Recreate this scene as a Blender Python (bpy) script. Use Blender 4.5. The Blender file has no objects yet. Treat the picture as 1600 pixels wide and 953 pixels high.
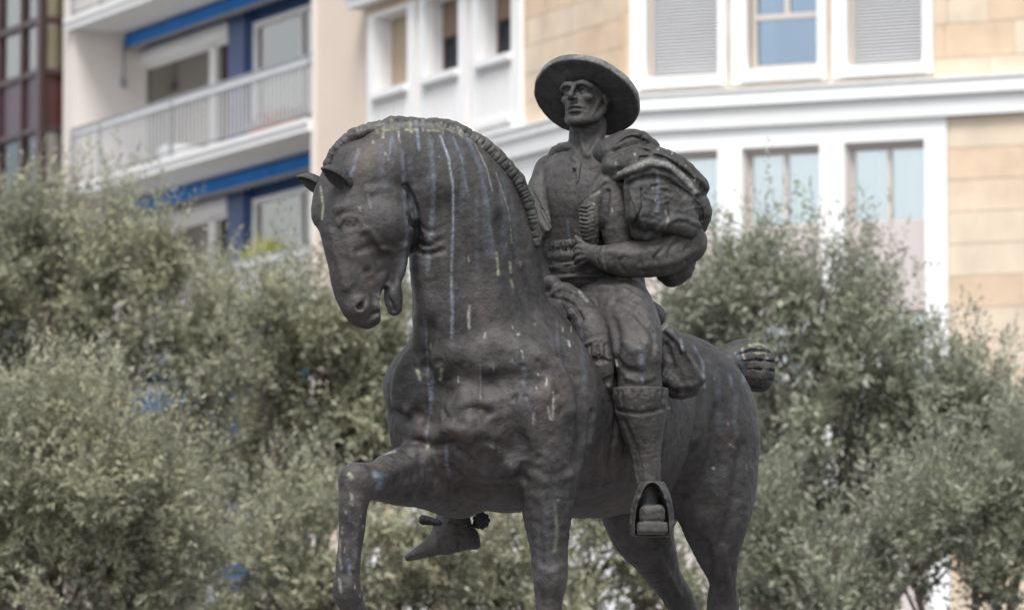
import bpy, math, random
import numpy as np
from math import radians, sin, cos, tan, atan, pi, sqrt

# ------------------------------------------------------------------ camera, sky, sun, exposure
SC = bpy.context.scene
COL = SC.collection
F = 8000.0                      # focal length in photo pixels (180 mm lens)
EYE = 1.6
PITCH = atan(683.5 / F)
cam_d = bpy.data.cameras.new("camera")
cam = bpy.data.objects.new("camera", cam_d)
COL.objects.link(cam)
cam.location = (0, 0, EYE)
cam.rotation_euler = (pi / 2 + PITCH, 0, 0)
cam_d.sensor_width = 36
cam_d.lens = 180
cam_d.clip_start = 0.5
cam_d.clip_end = 2000
cam_d.dof.use_dof = True
cam_d.dof.focus_distance = 19.6
cam_d.dof.aperture_fstop = 5.3
SC.camera = cam

W = bpy.data.worlds.new("World")
SC.world = W
W.use_nodes = True
wn = W.node_tree
bg = wn.nodes['Background']
sky = wn.nodes.new('ShaderNodeTexSky')
sky.sky_type = 'NISHITA'
sky.sun_disc = False
SUN_EL, SUN_AZ = radians(60), radians(-168)   # azimuth from +Y, clockwise seen from above
sky.sun_elevation = SUN_EL
sky.sun_rotation = SUN_AZ
sky.dust_density = 1.6
sky.air_density = 1.0
hs = wn.nodes.new('ShaderNodeHueSaturation')
hs.inputs['Saturation'].default_value = 0.27
wn.links.new(sky.outputs[0], hs.inputs['Color'])
wn.links.new(hs.outputs[0], bg.inputs['Color'])
bg.inputs['Strength'].default_value = 0.13
sun_d = bpy.data.lights.new("sun", 'SUN')
sun_d.energy = 2.0
sun_d.angle = radians(22)
sun_d.color = (1.0, 0.98, 0.96)
sun = bpy.data.objects.new("sun", sun_d)
COL.objects.link(sun)
sun.location = (-3, -8, 20)
sun.rotation_euler = (pi / 2 - SUN_EL, 0, -SUN_AZ + pi)
SC.view_settings.view_transform = 'Standard'
SC.view_settings.look = 'None'
SC.view_settings.gamma = 1
SC.view_settings.exposure = 0.93
SC.render.engine = 'CYCLES'
SC.cycles.max_bounces = 6

# ------------------------------------------------------------------ helpers
def ray(px, py):
    v = (476.5 - py) / F
    return ((px - 800) / F, cos(PITCH) - v * sin(PITCH), sin(PITCH) + v * cos(PITCH))

D0 = 20.0
def Q(px, py, w=0.0):
    """point of the statue: photo pixel and depth (w, towards the viewer, 2.5 mm units)"""
    r = ray(px, py)
    Y = D0 - w * 0.0025
    t = Y / r[1]
    return np.array([r[0] * t, Y, EYE + r[2] * t])

def at(px, py, Y):
    r = ray(px, py)
    t = Y / r[1]
    return np.array([r[0] * t, Y, EYE + r[2] * t])

def mesh_np(name, V, quads, mat=None, parent=None, smooth=True, loc=None, tris=None):
    me = bpy.data.meshes.new(name)
    V = np.asarray(V, dtype=np.float32)
    faces = np.asarray(quads, dtype=np.int32)
    n = faces.shape[1]
    me.vertices.add(len(V))
    me.vertices.foreach_set('co', V.ravel())
    me.loops.add(faces.size)
    me.loops.foreach_set('vertex_index', faces.ravel())
    me.polygons.add(len(faces))
    me.polygons.foreach_set('loop_start', np.arange(0, faces.size, n, dtype=np.int32))
    me.polygons.foreach_set('use_smooth', np.full(len(faces), smooth))
    me.update(calc_edges=True)
    if mat: me.materials.append(mat)
    o = bpy.data.objects.new(name, me)
    COL.objects.link(o)
    if parent is not None: o.parent = parent
    return o

def tag(o, label=None, cat=None, group=None, kind=None):
    if label: o['label'] = label
    if cat: o['category'] = cat
    if group: o['group'] = group
    if kind: o['kind'] = kind
    return o

def empty(name, loc, label, cat, group=None):
    o = bpy.data.objects.new(name, None)
    o.empty_display_size = 0.2
    COL.objects.link(o)
    o.location = [float(v) for v in loc]
    return tag(o, label, cat, group)

# ------------------------------------------------------------------ materials
def mat(name):
    m = bpy.data.materials.new(name)
    m.use_nodes = True
    return m, m.node_tree, m.node_tree.nodes['Principled BSDF']

def N(nt, t, **kw):
    n = nt.nodes.new(t)
    for k, v in kw.items(): setattr(n, k, v)
    return n

def noise(nt, scale, detail=4, rough=0.55, coord=None, vec=None):
    n = N(nt, 'ShaderNodeTexNoise')
    n.inputs['Scale'].default_value = scale
    n.inputs['Detail'].default_value = detail
    n.inputs['Roughness'].default_value = rough
    if vec is not None: nt.links.new(vec, n.inputs['Vector'])
    return n

def ramp(nt, src, stops):
    r = N(nt, 'ShaderNodeValToRGB')
    e = r.color_ramp.elements
    e[0].position, e[0].color = stops[0][0], (*stops[0][1], 1)
    e[1].position, e[1].color = stops[-1][0], (*stops[-1][1], 1)
    for p, c in stops[1:-1]:
        x = e.new(p); x.color = (*c, 1)
    nt.links.new(src, r.inputs[0])
    return r

def mixc(nt, fac, a, b):
    m = N(nt, 'ShaderNodeMix', data_type='RGBA')
    for s, v in ((0, fac), (6, a), (7, b)):
        if hasattr(v, 'links'): nt.links.new(v, m.inputs[s])
        elif s == 0: m.inputs[0].default_value = v
        else: m.inputs[s].default_value = (*v, 1)
    return m.outputs[2]

def simple(name, col, rough=0.7, var=0.12, scale=3.0, bump=0.0, metallic=0.0, rnd=0.0, stretch=None):
    """plain surface with mottled colour, a little relief and optional per-object tone"""
    m, nt, b = mat(name)
    tc = N(nt, 'ShaderNodeTexCoord')
    vec = tc.outputs['Object']
    if stretch:
        mp = N(nt, 'ShaderNodeMapping'); mp.inputs['Scale'].default_value = stretch
        nt.links.new(vec, mp.inputs[0]); vec = mp.outputs[0]
    n = noise(nt, scale, 5, 0.6, vec=vec)
    c = np.array(col)
    r = ramp(nt, n.outputs[0], [(0.25, tuple(c * (1 - var))), (0.75, tuple(np.minimum(c * (1 + var), 0.95)))])
    out = r.outputs[0]
    if rnd:
        oi = N(nt, 'ShaderNodeObjectInfo')
        h = N(nt, 'ShaderNodeHueSaturation')
        mr = N(nt, 'ShaderNodeMapRange'); mr.inputs[3].default_value = 1 - rnd; mr.inputs[4].default_value = 1 + rnd
        nt.links.new(oi.outputs['Random'], mr.inputs[0])
        nt.links.new(mr.outputs[0], h.inputs['Value'])
        nt.links.new(out, h.inputs['Color']); out = h.outputs[0]
    nt.links.new(out, b.inputs['Base Color'])
    b.inputs['Roughness'].default_value = rough
    b.inputs['Metallic'].default_value = metallic
    if bump:
        n2 = noise(nt, scale * 12, 4, 0.6, vec=vec)
        bp = N(nt, 'ShaderNodeBump'); bp.inputs['Strength'].default_value = bump; bp.inputs['Distance'].default_value = 0.01
        nt.links.new(n2.outputs[0], bp.inputs['Height']); nt.links.new(bp.outputs[0], b.inputs['Normal'])
    return m

def bronze(name, base, light, tint, rough=0.5):
    m, nt, b = mat(name)
    tc = N(nt, 'ShaderNodeTexCoord'); vec = tc.outputs['Object']
    n1 = noise(nt, 3.2, 6, 0.62, vec=vec)
    n2 = noise(nt, 26, 6, 0.7, vec=vec)
    mp = N(nt, 'ShaderNodeMapping'); mp.inputs['Scale'].default_value = (16, 16, 1.1)
    nt.links.new(vec, mp.inputs[0])
    n3 = noise(nt, 1.4, 5, 0.6, vec=mp.outputs[0])       # vertical rain runs
    c = ramp(nt, n1.outputs[0], [(0.3, base), (0.55, tint), (0.72, light)]).outputs[0]
    st = ramp(nt, n3.outputs[0], [(0.45, (0, 0, 0)), (0.75, (0.5, 0.5, 0.5))]).outputs[0]
    c = mixc(nt, st, c, (0.066, 0.070, 0.078))
    sp = ramp(nt, n2.outputs[0], [(0.35, (0.55, 0.55, 0.55)), (0.6, (1.15, 1.15, 1.15))]).outputs[0]
    mm = N(nt, 'ShaderNodeMix', data_type='RGBA', blend_type='MULTIPLY'); mm.inputs[0].default_value = 0.8
    nt.links.new(c, mm.inputs[6]); nt.links.new(sp, mm.inputs[7]); c = mm.outputs[2]
    # droppings, lime runs and paler edges, laid down as a vertex attribute (r = amount, g = yellow green, b = blue)
    at_ = N(nt, 'ShaderNodeAttribute', attribute_name='stain')
    sx = N(nt, 'ShaderNodeSeparateColor'); nt.links.new(at_.outputs['Color'], sx.inputs[0])
    n4 = noise(nt, 60, 3, 0.6, vec=vec)
    brk = ramp(nt, n4.outputs[0], [(0.32, (0.25,) * 3), (0.6, (1,) * 3)]).outputs[0]
    for ch, colr in ((2, (0.19, 0.23, 0.29)), (1, (0.36, 0.39, 0.25)), (0, (0.46, 0.46, 0.43))):
        mu = N(nt, 'ShaderNodeMath', operation='MULTIPLY', use_clamp=True)
        nt.links.new(sx.outputs[ch], mu.inputs[0]); nt.links.new(brk, mu.inputs[1])
        c = mixc(nt, mu.outputs[0], c, colr)
    nt.links.new(c, b.inputs['Base Color'])
    rr = N(nt, 'ShaderNodeMapRange'); rr.inputs[3].default_value = rough - 0.1; rr.inputs[4].default_value = rough + 0.16
    nt.links.new(n2.outputs[0], rr.inputs[0]); nt.links.new(rr.outputs[0], b.inputs['Roughness'])
    b.inputs['Metallic'].default_value = 0.25
    b.inputs['Specular IOR Level'].default_value = 0.42
    # cast and chiselled relief
    v = N(nt, 'ShaderNodeTexVoronoi'); v.inputs['Scale'].default_value = 34
    nt.links.new(vec, v.inputs['Vector'])
    n5 = noise(nt, 95, 5, 0.7, vec=vec)
    a1 = N(nt, 'ShaderNodeMath', operation='MULTIPLY_ADD'); a1.inputs[1].default_value = 0.35
    nt.links.new(v.outputs['Distance'], a1.inputs[0]); nt.links.new(n2.outputs[0], a1.inputs[2])
    a2 = N(nt, 'ShaderNodeMath', operation='MULTIPLY_ADD'); a2.inputs[1].default_value = 0.35
    nt.links.new(n5.outputs[0], a2.inputs[0]); nt.links.new(a1.outputs[0], a2.inputs[2])
    bp = N(nt, 'ShaderNodeBump'); bp.inputs['Strength'].default_value = 0.5; bp.inputs['Distance'].default_value = 0.012
    nt.links.new(a2.outputs[0], bp.inputs['Height']); nt.links.new(bp.outputs[0], b.inputs['Normal'])
    return m

M_BR = bronze('horse_bronze', (0.033, 0.030, 0.029), (0.088, 0.070, 0.060), (0.054, 0.049, 0.046), 0.54)
M_BR2 = bronze('rider_bronze', (0.038, 0.036, 0.034), (0.105, 0.097, 0.087), (0.063, 0.058, 0.054), 0.58)
M_BR3 = bronze('weathered_bronze', (0.032, 0.031, 0.030), (0.13, 0.125, 0.112), (0.060, 0.056, 0.052), 0.62)
M_HAT = bronze('hat_bronze', (0.032, 0.032, 0.032), (0.15, 0.15, 0.145), (0.062, 0.061, 0.060), 0.6)
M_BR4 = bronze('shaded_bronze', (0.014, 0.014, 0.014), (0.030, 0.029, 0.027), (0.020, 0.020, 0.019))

# ------------------------------------------------------------------ signed distance sculpting
def nrm(v):
    v = np.asarray(v, float)
    return v / (np.linalg.norm(v) + 1e-12)

def catmull(P, n):
    P = np.asarray(P, float)
    if len(P) < 3 or n <= 1: return P
    E = np.vstack([2 * P[0] - P[1], P, 2 * P[-1] - P[-2]])
    out = []
    for i in range(len(P) - 1):
        a, b, c, d = E[i:i + 4]
        for k in range(n):
            t = k / n
            out.append(0.5 * ((2 * b) + (-a + c) * t + (2 * a - 5 * b + 4 * c - d) * t * t + (-a + 3 * b - 3 * c + d) * t ** 3))
    out.append(P[-1])
    return np.array(out)

class Field:
    def __init__(s, lo, hi, h):
        s.h = h
        s.lo = np.array(lo, float)
        s.n = [int(math.ceil((hi[i] - lo[i]) / h)) + 1 for i in range(3)]
        s.ax = [(lo[i] + h * np.arange(s.n[i])).astype(np.float32) for i in range(3)]
        s.D = np.full(s.n, 0.3, dtype=np.float32)
    @classmethod
    def px(c, x0, x1, y0, y1, w0, w1, h):
        a = np.array([Q(x, y, w) for x in (x0, x1) for y in (y0, y1) for w in (w0, w1)])
        return c(a.min(0), a.max(0), h)
    def sl(s, lo, hi):
        i0 = [max(0, int((lo[i] - s.lo[i]) / s.h)) for i in range(3)]
        i1 = [min(s.n[i], int((hi[i] - s.lo[i]) / s.h) + 2) for i in range(3)]
        if any(i1[i] <= i0[i] for i in range(3)): return None
        return tuple(slice(i0[i], i1[i]) for i in range(3))
    def grid(s, sl):
        return (s.ax[0][sl[0]][:, None, None], s.ax[1][sl[1]][None, :, None], s.ax[2][sl[2]][None, None, :])
    def put(s, sl, d, k, mode):
        A = s.D[sl]
        if mode == 'add':
            if k > 0:
                hh = np.maximum(k - np.abs(A - d), 0) / k
                s.D[sl] = np.minimum(A, d) - hh * hh * k * 0.25
            else: s.D[sl] = np.minimum(A, d)
        else:
            d = -d
            if k > 0:
                hh = np.maximum(k - np.abs(A - d), 0) / k
                s.D[sl] = np.maximum(A, d) + hh * hh * k * 0.25
            else: s.D[sl] = np.maximum(A, d)
    def ell(s, c, r, axes=None, k=0.02, mode='add'):
        c = np.asarray(c, float); R = max(r) + max(k, 0.01) * 1.2
        sl = s.sl(c - R, c + R)
        if sl is None: return
        X, Y, Z = s.grid(sl)
        X, Y, Z = X - np.float32(c[0]), Y - np.float32(c[1]), Z - np.float32(c[2])
        if axes is None: axes = np.eye(3)
        k0 = 0; k1 = 0
        for a, rr in zip(axes, r):
            q = (X * np.float32(a[0]) + Y * np.float32(a[1]) + Z * np.float32(a[2])) / np.float32(rr)
            k0 = k0 + q * q
            k1 = k1 + (q / np.float32(rr)) ** 2
        k0 = np.sqrt(k0); k1 = np.sqrt(k1) + 1e-9
        s.put(sl, k0 * (k0 - 1) / k1, k, mode)
    def box(s, c, r, axes=None, rnd=0.005, k=0.01, mode='add'):
        c = np.asarray(c, float); R = np.linalg.norm(r) + max(k, 0.01)
        sl = s.sl(c - R, c + R)
        if sl is None: return
        X, Y, Z = s.grid(sl)
        X, Y, Z = X - np.float32(c[0]), Y - np.float32(c[1]), Z - np.float32(c[2])
        if axes is None: axes = np.eye(3)
        o = 0; mx = None
        for a, rr in zip(axes, r):
            q = np.abs(X * np.float32(a[0]) + Y * np.float32(a[1]) + Z * np.float32(a[2])) - np.float32(rr - rnd)
            o = o + np.maximum(q, 0) ** 2
            mx = q if mx is None else np.maximum(mx, q)
        s.put(sl, np.sqrt(o) + np.minimum(mx, 0) - np.float32(rnd), k, mode)
    def tube(s, P, ra, rb=None, lat=None, n=4, k=0.02, mode='add'):
        """swept section: rb along the lateral vector, ra along axis x lateral"""
        P = np.asarray(P, float); ra = np.asarray(ra, float)
        rb = ra if rb is None else np.asarray(rb, float)
        if lat is None: lat = np.tile([0.0, 1.0, 0.0], (len(P), 1))
        lat = np.asarray(lat, float)
        if lat.ndim == 1: lat = np.tile(lat, (len(P), 1))
        A = catmull(np.hstack([P, ra[:, None], rb[:, None], lat]), n)
        P, ra, rb, lat = A[:, :3], np.maximum(A[:, 3], 1e-4), np.maximum(A[:, 4], 1e-4), A[:, 5:8]
        R = max(ra.max(), rb.max()) + max(k, 0.01) * 1.3
        SL = s.sl(P.min(0) - R, P.max(0) + R)
        if SL is None: return
        T = np.full([q.stop - q.start for q in SL], 0.3, dtype=np.float32)
        for i in range(len(P) - 1):
            a, b = P[i], P[i + 1]
            Ri = max(ra[i], ra[i + 1], rb[i], rb[i + 1]) + max(k, 0.01) * 1.3
            sl = s.sl(np.minimum(a, b) - Ri, np.maximum(a, b) + Ri)
            if sl is None: continue
            X, Y, Z = s.grid(sl)
            X, Y, Z = X - np.float32(a[0]), Y - np.float32(a[1]), Z - np.float32(a[2])
            ab = b - a; L2 = float(ab @ ab) + 1e-12; f = nrm(ab)
            t = np.clip((X * np.float32(ab[0]) + Y * np.float32(ab[1]) + Z * np.float32(ab[2])) / np.float32(L2), 0, 1)
            l = nrm(lat[i] + lat[i + 1]); l = nrm(l - f * (l @ f))
            qx, qy, qz = X - t * np.float32(ab[0]), Y - t * np.float32(ab[1]), Z - t * np.float32(ab[2])
            u = qx * np.float32(l[0]) + qy * np.float32(l[1]) + qz * np.float32(l[2])
            v2 = np.maximum(qx * qx + qy * qy + qz * qz - u * u, 0)
            A_, B_ = ra[i] + (ra[i + 1] - ra[i]) * t, rb[i] + (rb[i + 1] - rb[i]) * t
            uu = u * u / (B_ * B_); vv = v2 / (A_ * A_)
            k0 = np.sqrt(uu + vv); k1 = np.sqrt(uu / (B_ * B_) + vv / (A_ * A_)) + 1e-9
            d = (k0 * (k0 - 1) / k1).astype(np.float32)
            tl = tuple(slice(sl[j].start - SL[j].start, sl[j].stop - SL[j].start) for j in range(3))
            T[tl] = np.minimum(T[tl], d)
        s.put(SL, T, k, mode)
    # --- work placed on the surface that the photograph shows at a pixel
    def surf(s, px, py, w0=450, w1=-520):
        ws = np.arange(w0, w1, -1.5)
        r = ray(px, py)
        Y = D0 - ws * 0.0025; t = Y / r[1]
        I = [np.round((c - s.lo[i]) / s.h).astype(int) for i, c in enumerate((r[0] * t, Y, EYE + r[2] * t))]
        ok = np.ones(len(ws), bool)
        for i in range(3): ok &= (I[i] >= 0) & (I[i] < s.n[i])
        idx = np.nonzero(ok)[0]
        if len(idx) == 0: return None
        v = s.D[I[0][idx], I[1][idx], I[2][idx]] < 0
        if not v.any(): return None
        return ws[idx[np.argmax(v)]]
    def stroke(s, pts, r, rise, k=None, mode='add', flat=1.0):
        """pts in photo pixels; r in pixels; rise = how far the stroke stands proud (or cuts in), pixels"""
        pts = np.asarray(pts, float)
        r = np.full(len(pts), r) if np.isscalar(r) else np.asarray(r, float)
        C = catmull(np.hstack([pts, r[:, None]]), 4) if len(pts) > 2 else np.hstack([pts, r[:, None]])
        if len(pts) == 2:
            C = np.array([C[0] + (C[1] - C[0]) * t for t in np.linspace(0, 1, 5)])
        P, RR = [], []
        for x, y, q in C:
            w = s.surf(x, y)
            if w is None: continue
            off = -(q - rise) if mode == 'add' else (q - rise)
            P.append(Q(x, y, w + off)); RR.append(max(q, 0.8) * 0.0025)
        if len(P) < 2: return
        s.tube(P, np.array(RR), n=1, k=(k if k is not None else 2.5) * 0.0025, mode=mode)
    def dab(s, px, py, r, rise, k=3, mode='add'):
        w = s.surf(px, py)
        if w is None: return
        r = (r, r, r) if np.isscalar(r) else r
        off = -(r[2] - rise) if mode == 'add' else (r[2] - rise)
        c = Q(px, py, w + off)
        s.ell(c, (r[0] * .0025, r[2] * .0025, r[1] * .0025), k=k * 0.0025, mode=mode)
    def mesh(s):
        D = s.D
        D[0] = D[-1] = 0.3; D[:, 0] = D[:, -1] = 0.3; D[:, :, 0] = D[:, :, -1] = 0.3
        S = D < 0
        n = s.n
        cnt = np.zeros([q - 1 for q in n], dtype=np.uint8)
        for a in (0, 1):
            for b in (0, 1):
                for c in (0, 1):
                    cnt += S[a:n[0] - 1 + a, b:n[1] - 1 + b, c:n[2] - 1 + c]
        act = (cnt > 0) & (cnt < 8)
        del cnt
        I = np.argwhere(act)
        ids = np.full(act.shape, -1, dtype=np.int32)
        ids[act] = np.arange(len(I), dtype=np.int32)
        cor = {}
        for a in (0, 1):
            for b in (0, 1):
                for c in (0, 1):
                    cor[(a, b, c)] = D[I[:, 0] + a, I[:, 1] + b, I[:, 2] + c]
        acc = np.zeros((len(I), 3)); num = np.zeros(len(I))
        for p in cor:
            for ax in range(3):
                if p[ax] == 0:
                    q = list(p); q[ax] = 1; q = tuple(q)
                    d0, d1 = cor[p], cor[q]
                    m = (d0 < 0) != (d1 < 0)
                    t = np.where(m, d0 / np.where(m, d0 - d1, 1), 0)
                    pt = np.tile(np.array(p, float), (len(I), 1)); pt[:, ax] = t
                    acc += pt * m[:, None]; num += m
        V = s.lo + s.h * (I + acc / np.maximum(num, 1)[:, None])
        quads = []
        e = [(1, 2), (2, 0), (0, 1)]
        for ax in range(3):
            u, v = e[ax]
            s0 = [slice(None)] * 3; s1 = [slice(None)] * 3
            s0[ax] = slice(0, n[ax] - 1); s1[ax] = slice(1, n[ax])
            m = S[tuple(s0)] != S[tuple(s1)]
            E = np.argwhere(m)
            E = E[(E[:, u] > 0) & (E[:, v] > 0) & (E[:, u] < n[u] - 1) & (E[:, v] < n[v] - 1)]
            ins = S[E[:, 0], E[:, 1], E[:, 2]]
            def g(du, dv):
                J = E.copy(); J[:, u] -= du; J[:, v] -= dv
                return ids[J[:, 0], J[:, 1], J[:, 2]]
            q = np.stack([g(1, 1), g(0, 1), g(0, 0), g(1, 0)], 1)
            q[~ins] = q[~ins][:, ::-1]
            quads.append(q)
        return V, np.vstack(quads)

def vnoise(P, scale, seed=0):
    """smooth value noise on points, -1..1"""
    rs = np.random.RandomState(seed)
    G = rs.rand(64, 64, 64).astype(np.float32) * 2 - 1
    p = P * scale + 100
    i = np.floor(p).astype(int); f = p - i; f = f * f * (3 - 2 * f)
    out = 0
    for a in (0, 1):
        for b in (0, 1):
            for c in (0, 1):
                wgt = (f[:, 0] if a else 1 - f[:, 0]) * (f[:, 1] if b else 1 - f[:, 1]) * (f[:, 2] if c else 1 - f[:, 2])
                out = out + wgt * G[(i[:, 0] + a) % 64, (i[:, 1] + b) % 64, (i[:, 2] + c) % 64]
    return out

def normals(V, q):
    a, b, c, d = (V[q[:, i]] for i in range(4))
    fn = np.cross(c - a, d - b)
    n = np.zeros_like(V)
    for i in range(4): np.add.at(n, q[:, i], fn)
    return n / (np.linalg.norm(n, axis=1)[:, None] + 1e-12)

def topix(V):
    y, z = V[:, 1], V[:, 2] - EYE
    d = y * cos(PITCH) + z * sin(PITCH)
    return 800 + V[:, 0] / d * F, 476.5 - (-y * sin(PITCH) + z * cos(PITCH)) / d * F

BASE = Q(905, 1150, 0)
STAINS = []       # (channel, width px, strength, [(px, py)...])
def finish(f, name, mt, parent, lump=(0.004, 9), fine=(0.0012, 55), seed=1, stain=True, calm=None):
    V, q = f.mesh()
    n = normals(V, q)
    if calm is not None: n = n * calm(V)[:, None]
    V = V + n * (vnoise(V, lump[1], seed) * lump[0] + vnoise(V, fine[1], seed + 1) * fine[0] + vnoise(V, lump[1] * 2.6, seed + 2) * lump[0] * 0.45)[:, None]
    col = np.zeros((len(V), 4), np.float32); col[:, 3] = 1
    if stain:
        n = normals(V, q)
        X, Y = topix(V)
        front = np.clip(-n[:, 1] * 3 + 0.6, 0, 1)
        for ch, wd, st, pts in STAINS:
            P = np.array(pts, float)
            if len(P) == 1: P = np.vstack([P, P + [0, 0.5]])
            m = (X > P[:, 0].min() - 20) & (X < P[:, 0].max() + 20) & (Y > P[:, 1].min() - 20) & (Y < P[:, 1].max() + 20)
            ii = np.nonzero(m)[0]
            if len(ii) == 0: continue
            x, y = X[ii], Y[ii]; best = np.full(len(ii), 99.0)
            for k in range(len(P) - 1):
                ax, ay = P[k]; bx, by = P[k + 1]; L = (bx - ax) ** 2 + (by - ay) ** 2
                t = np.clip(((x - ax) * (bx - ax) + (y - ay) * (by - ay)) / L, 0, 1)
                best = np.minimum(best, np.hypot(x - ax - t * (bx - ax), y - ay - t * (by - ay)))
            a = np.clip(1.35 - best / (wd * .8), 0, 1) * st * (.95, .8, 1.0)[ch] * front[ii] * np.clip(.85 + .5 * vnoise(V[ii], 38, 77), .15, 1)
            col[ii, ch] = np.maximum(col[ii, ch], a)
    o = mesh_np(name, V - BASE, q, mt, parent)
    ca = o.data.color_attributes.new('stain', 'FLOAT_COLOR', 'POINT')
    ca.data.foreach_set('color', col.ravel())
    return o

S = 0.0025

# ------------------------------------------------------------------ setting materials
M_STUCCO = simple('beige_stucco', (0.74, 0.68, 0.63), 0.9, 0.06, 1.0, 0.2, stretch=(2, 2, .35))
M_PEACH = simple('peach_stucco', (0.66, 0.55, 0.46), 0.9, 0.07, 0.6, 0.2)
M_WHITE = simple('white_stone', (0.80, 0.80, 0.79), 0.8, 0.05, 1.2, 0.15, stretch=(2.5, 2.5, .4))
M_WHITE2 = simple('white_paint', (0.78, 0.77, 0.76), 0.6, 0.03, 2.0)
M_SLAB = simple('slab_white', (0.80, 0.79, 0.77), 0.85, 0.05, 1.0)
M_FRIEZE = simple('pale_grey_stone', (0.70, 0.70, 0.69), 0.8, 0.04, 1.3)
M_SAND = simple('sandstone', (0.63, 0.505, 0.38), 0.88, 0.16, 2.0, 0.25, rnd=0.03)
M_SAND2 = simple('pale_sandstone', (0.65, 0.54, 0.415), 0.88, 0.14, 2.0, 0.25, rnd=0.03)
M_SAND3 = simple('ochre_sandstone', (0.63, 0.48, 0.345), 0.88, 0.14, 2.4, 0.25, rnd=0.05)
M_JOINT = simple('joint_mortar', (0.55, 0.45, 0.33), 0.95, 0.05)
M_SPAN = simple('pinkish_grey_panel', (0.56, 0.50, 0.48), 0.6, 0.03)
M_FRAME = simple('beige_metal_frame', (0.58, 0.52, 0.48), 0.5, 0.03)
M_SHUT = simple('grey_roller_slats', (0.52, 0.52, 0.53), 0.6, 0.03)
M_DARKIN = simple('dark_interior', (0.07, 0.065, 0.06), 0.9, 0.2)
M_GREYIN = simple('room_wall', (0.50, 0.49, 0.44), 0.9, 0.15, 0.8)
M_CURT = simple('white_curtain', (0.86, 0.90, 0.93), 0.8, 0.05, 4, stretch=(9, 9, .4))
M_BROWN = simple('brown_wood', (0.20, 0.13, 0.085), 0.6, 0.2, 3, stretch=(6, 6, .5))
M_TAN = simple('tan_shutter', (0.42, 0.32, 0.23), 0.7, 0.08, 3, stretch=(6, 6, .5))
M_BLUE = simple('blue_canvas', (0.01, 0.19, 0.60), 0.75, 0.15, 2.5)
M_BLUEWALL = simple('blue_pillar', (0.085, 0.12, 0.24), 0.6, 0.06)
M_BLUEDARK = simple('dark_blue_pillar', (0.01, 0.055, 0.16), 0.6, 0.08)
M_FRINGE = simple('grey_fringe', (0.30, 0.28, 0.27), 0.9, 0.15, 6)
M_METAL = simple('grey_metal_rail', (0.30, 0.31, 0.32), 0.5, 0.05, metallic=.3)
M_BAR = simple('pale_metal_bar', (0.62, 0.62, 0.62), 0.5, 0.04)
M_BARS = simple('grey_bar', (0.5, 0.5, 0.5), 0.5, 0.04)
M_MAHOG = simple('mahogany_frame', (0.050, 0.024, 0.024), 0.4, 0.2, 2)
M_PLUM = simple('plum_panel', (0.055, 0.022, 0.040), 0.35, 0.25, 1.2)
M_REDP = simple('red_brown_panel', (0.065, 0.020, 0.018), 0.35, 0.2, 1.2)
M_CUR2 = simple('peach_curtain', (0.82, 0.62, 0.50), 0.8, 0.12, 3, stretch=(9, 9, .4))
M_CUR3 = simple('ochre_curtain', (0.78, 0.54, 0.29), 0.8, 0.12, 3, stretch=(7, 7, .4))
M_RED = simple('terracotta', (0.40, 0.13, 0.09), 0.8, 0.15)
M_ASPH = simple('paving', (0.09, 0.085, 0.08), 0.9, 0.12, 0.5, 0.3)
M_ROAD = simple('asphalt', (0.055, 0.055, 0.057), 0.9, 0.15, 1.5, 0.3)
M_GRAN = simple('granite', (0.33, 0.31, 0.30), 0.7, 0.2, 14, 0.2)

def glassmat(name, col, alpha_col, fac, rough=0.04):
    """window glass: a see-through pane that mirrors part of the sky"""
    m = bpy.data.materials.new(name); m.use_nodes = True
    nt = m.node_tree; nt.nodes.clear()
    out = N(nt, 'ShaderNodeOutputMaterial')
    tr = N(nt, 'ShaderNodeBsdfTransparent'); tr.inputs[0].default_value = (*alpha_col, 1)
    gl = N(nt, 'ShaderNodeBsdfGlossy'); gl.inputs['Color'].default_value = (*col, 1); gl.inputs['Roughness'].default_value = rough
    fr = N(nt, 'ShaderNodeFresnel'); fr.inputs[0].default_value = 1.5
    ma = N(nt, 'ShaderNodeMath', operation='MULTIPLY_ADD', use_clamp=True); ma.inputs[1].default_value = 1.0; ma.inputs[2].default_value = fac
    nt.links.new(fr.outputs[0], ma.inputs[0])
    mx = N(nt, 'ShaderNodeMixShader')
    nt.links.new(ma.outputs[0], mx.inputs[0]); nt.links.new(tr.outputs[0], mx.inputs[1]); nt.links.new(gl.outputs[0], mx.inputs[2])
    nt.links.new(mx.outputs[0], out.inputs[0])
    return m
G_CLEAR = glassmat('clear_glass', (0.85, 0.93, 1.0), (0.92, 0.95, 0.95), 0.03)
G_CURT = glassmat('bright_reflecting_glass', (0.93, 0.99, 1.0), (0.97, 0.995, 1.0), 0.22)
G_SKY = glassmat('sky_reflecting_glass', (0.50, 0.62, 0.76), (0.3, 0.35, 0.4), 0.42)
G_DARK = glassmat('dark_glass', (0.5, 0.55, 0.6), (0.7, 0.7, 0.7), 0.0)
G_DIM = glassmat('dim_glass', (0.9, 0.88, 0.85), (0.75, 0.76, 0.75), 0.22)

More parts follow.
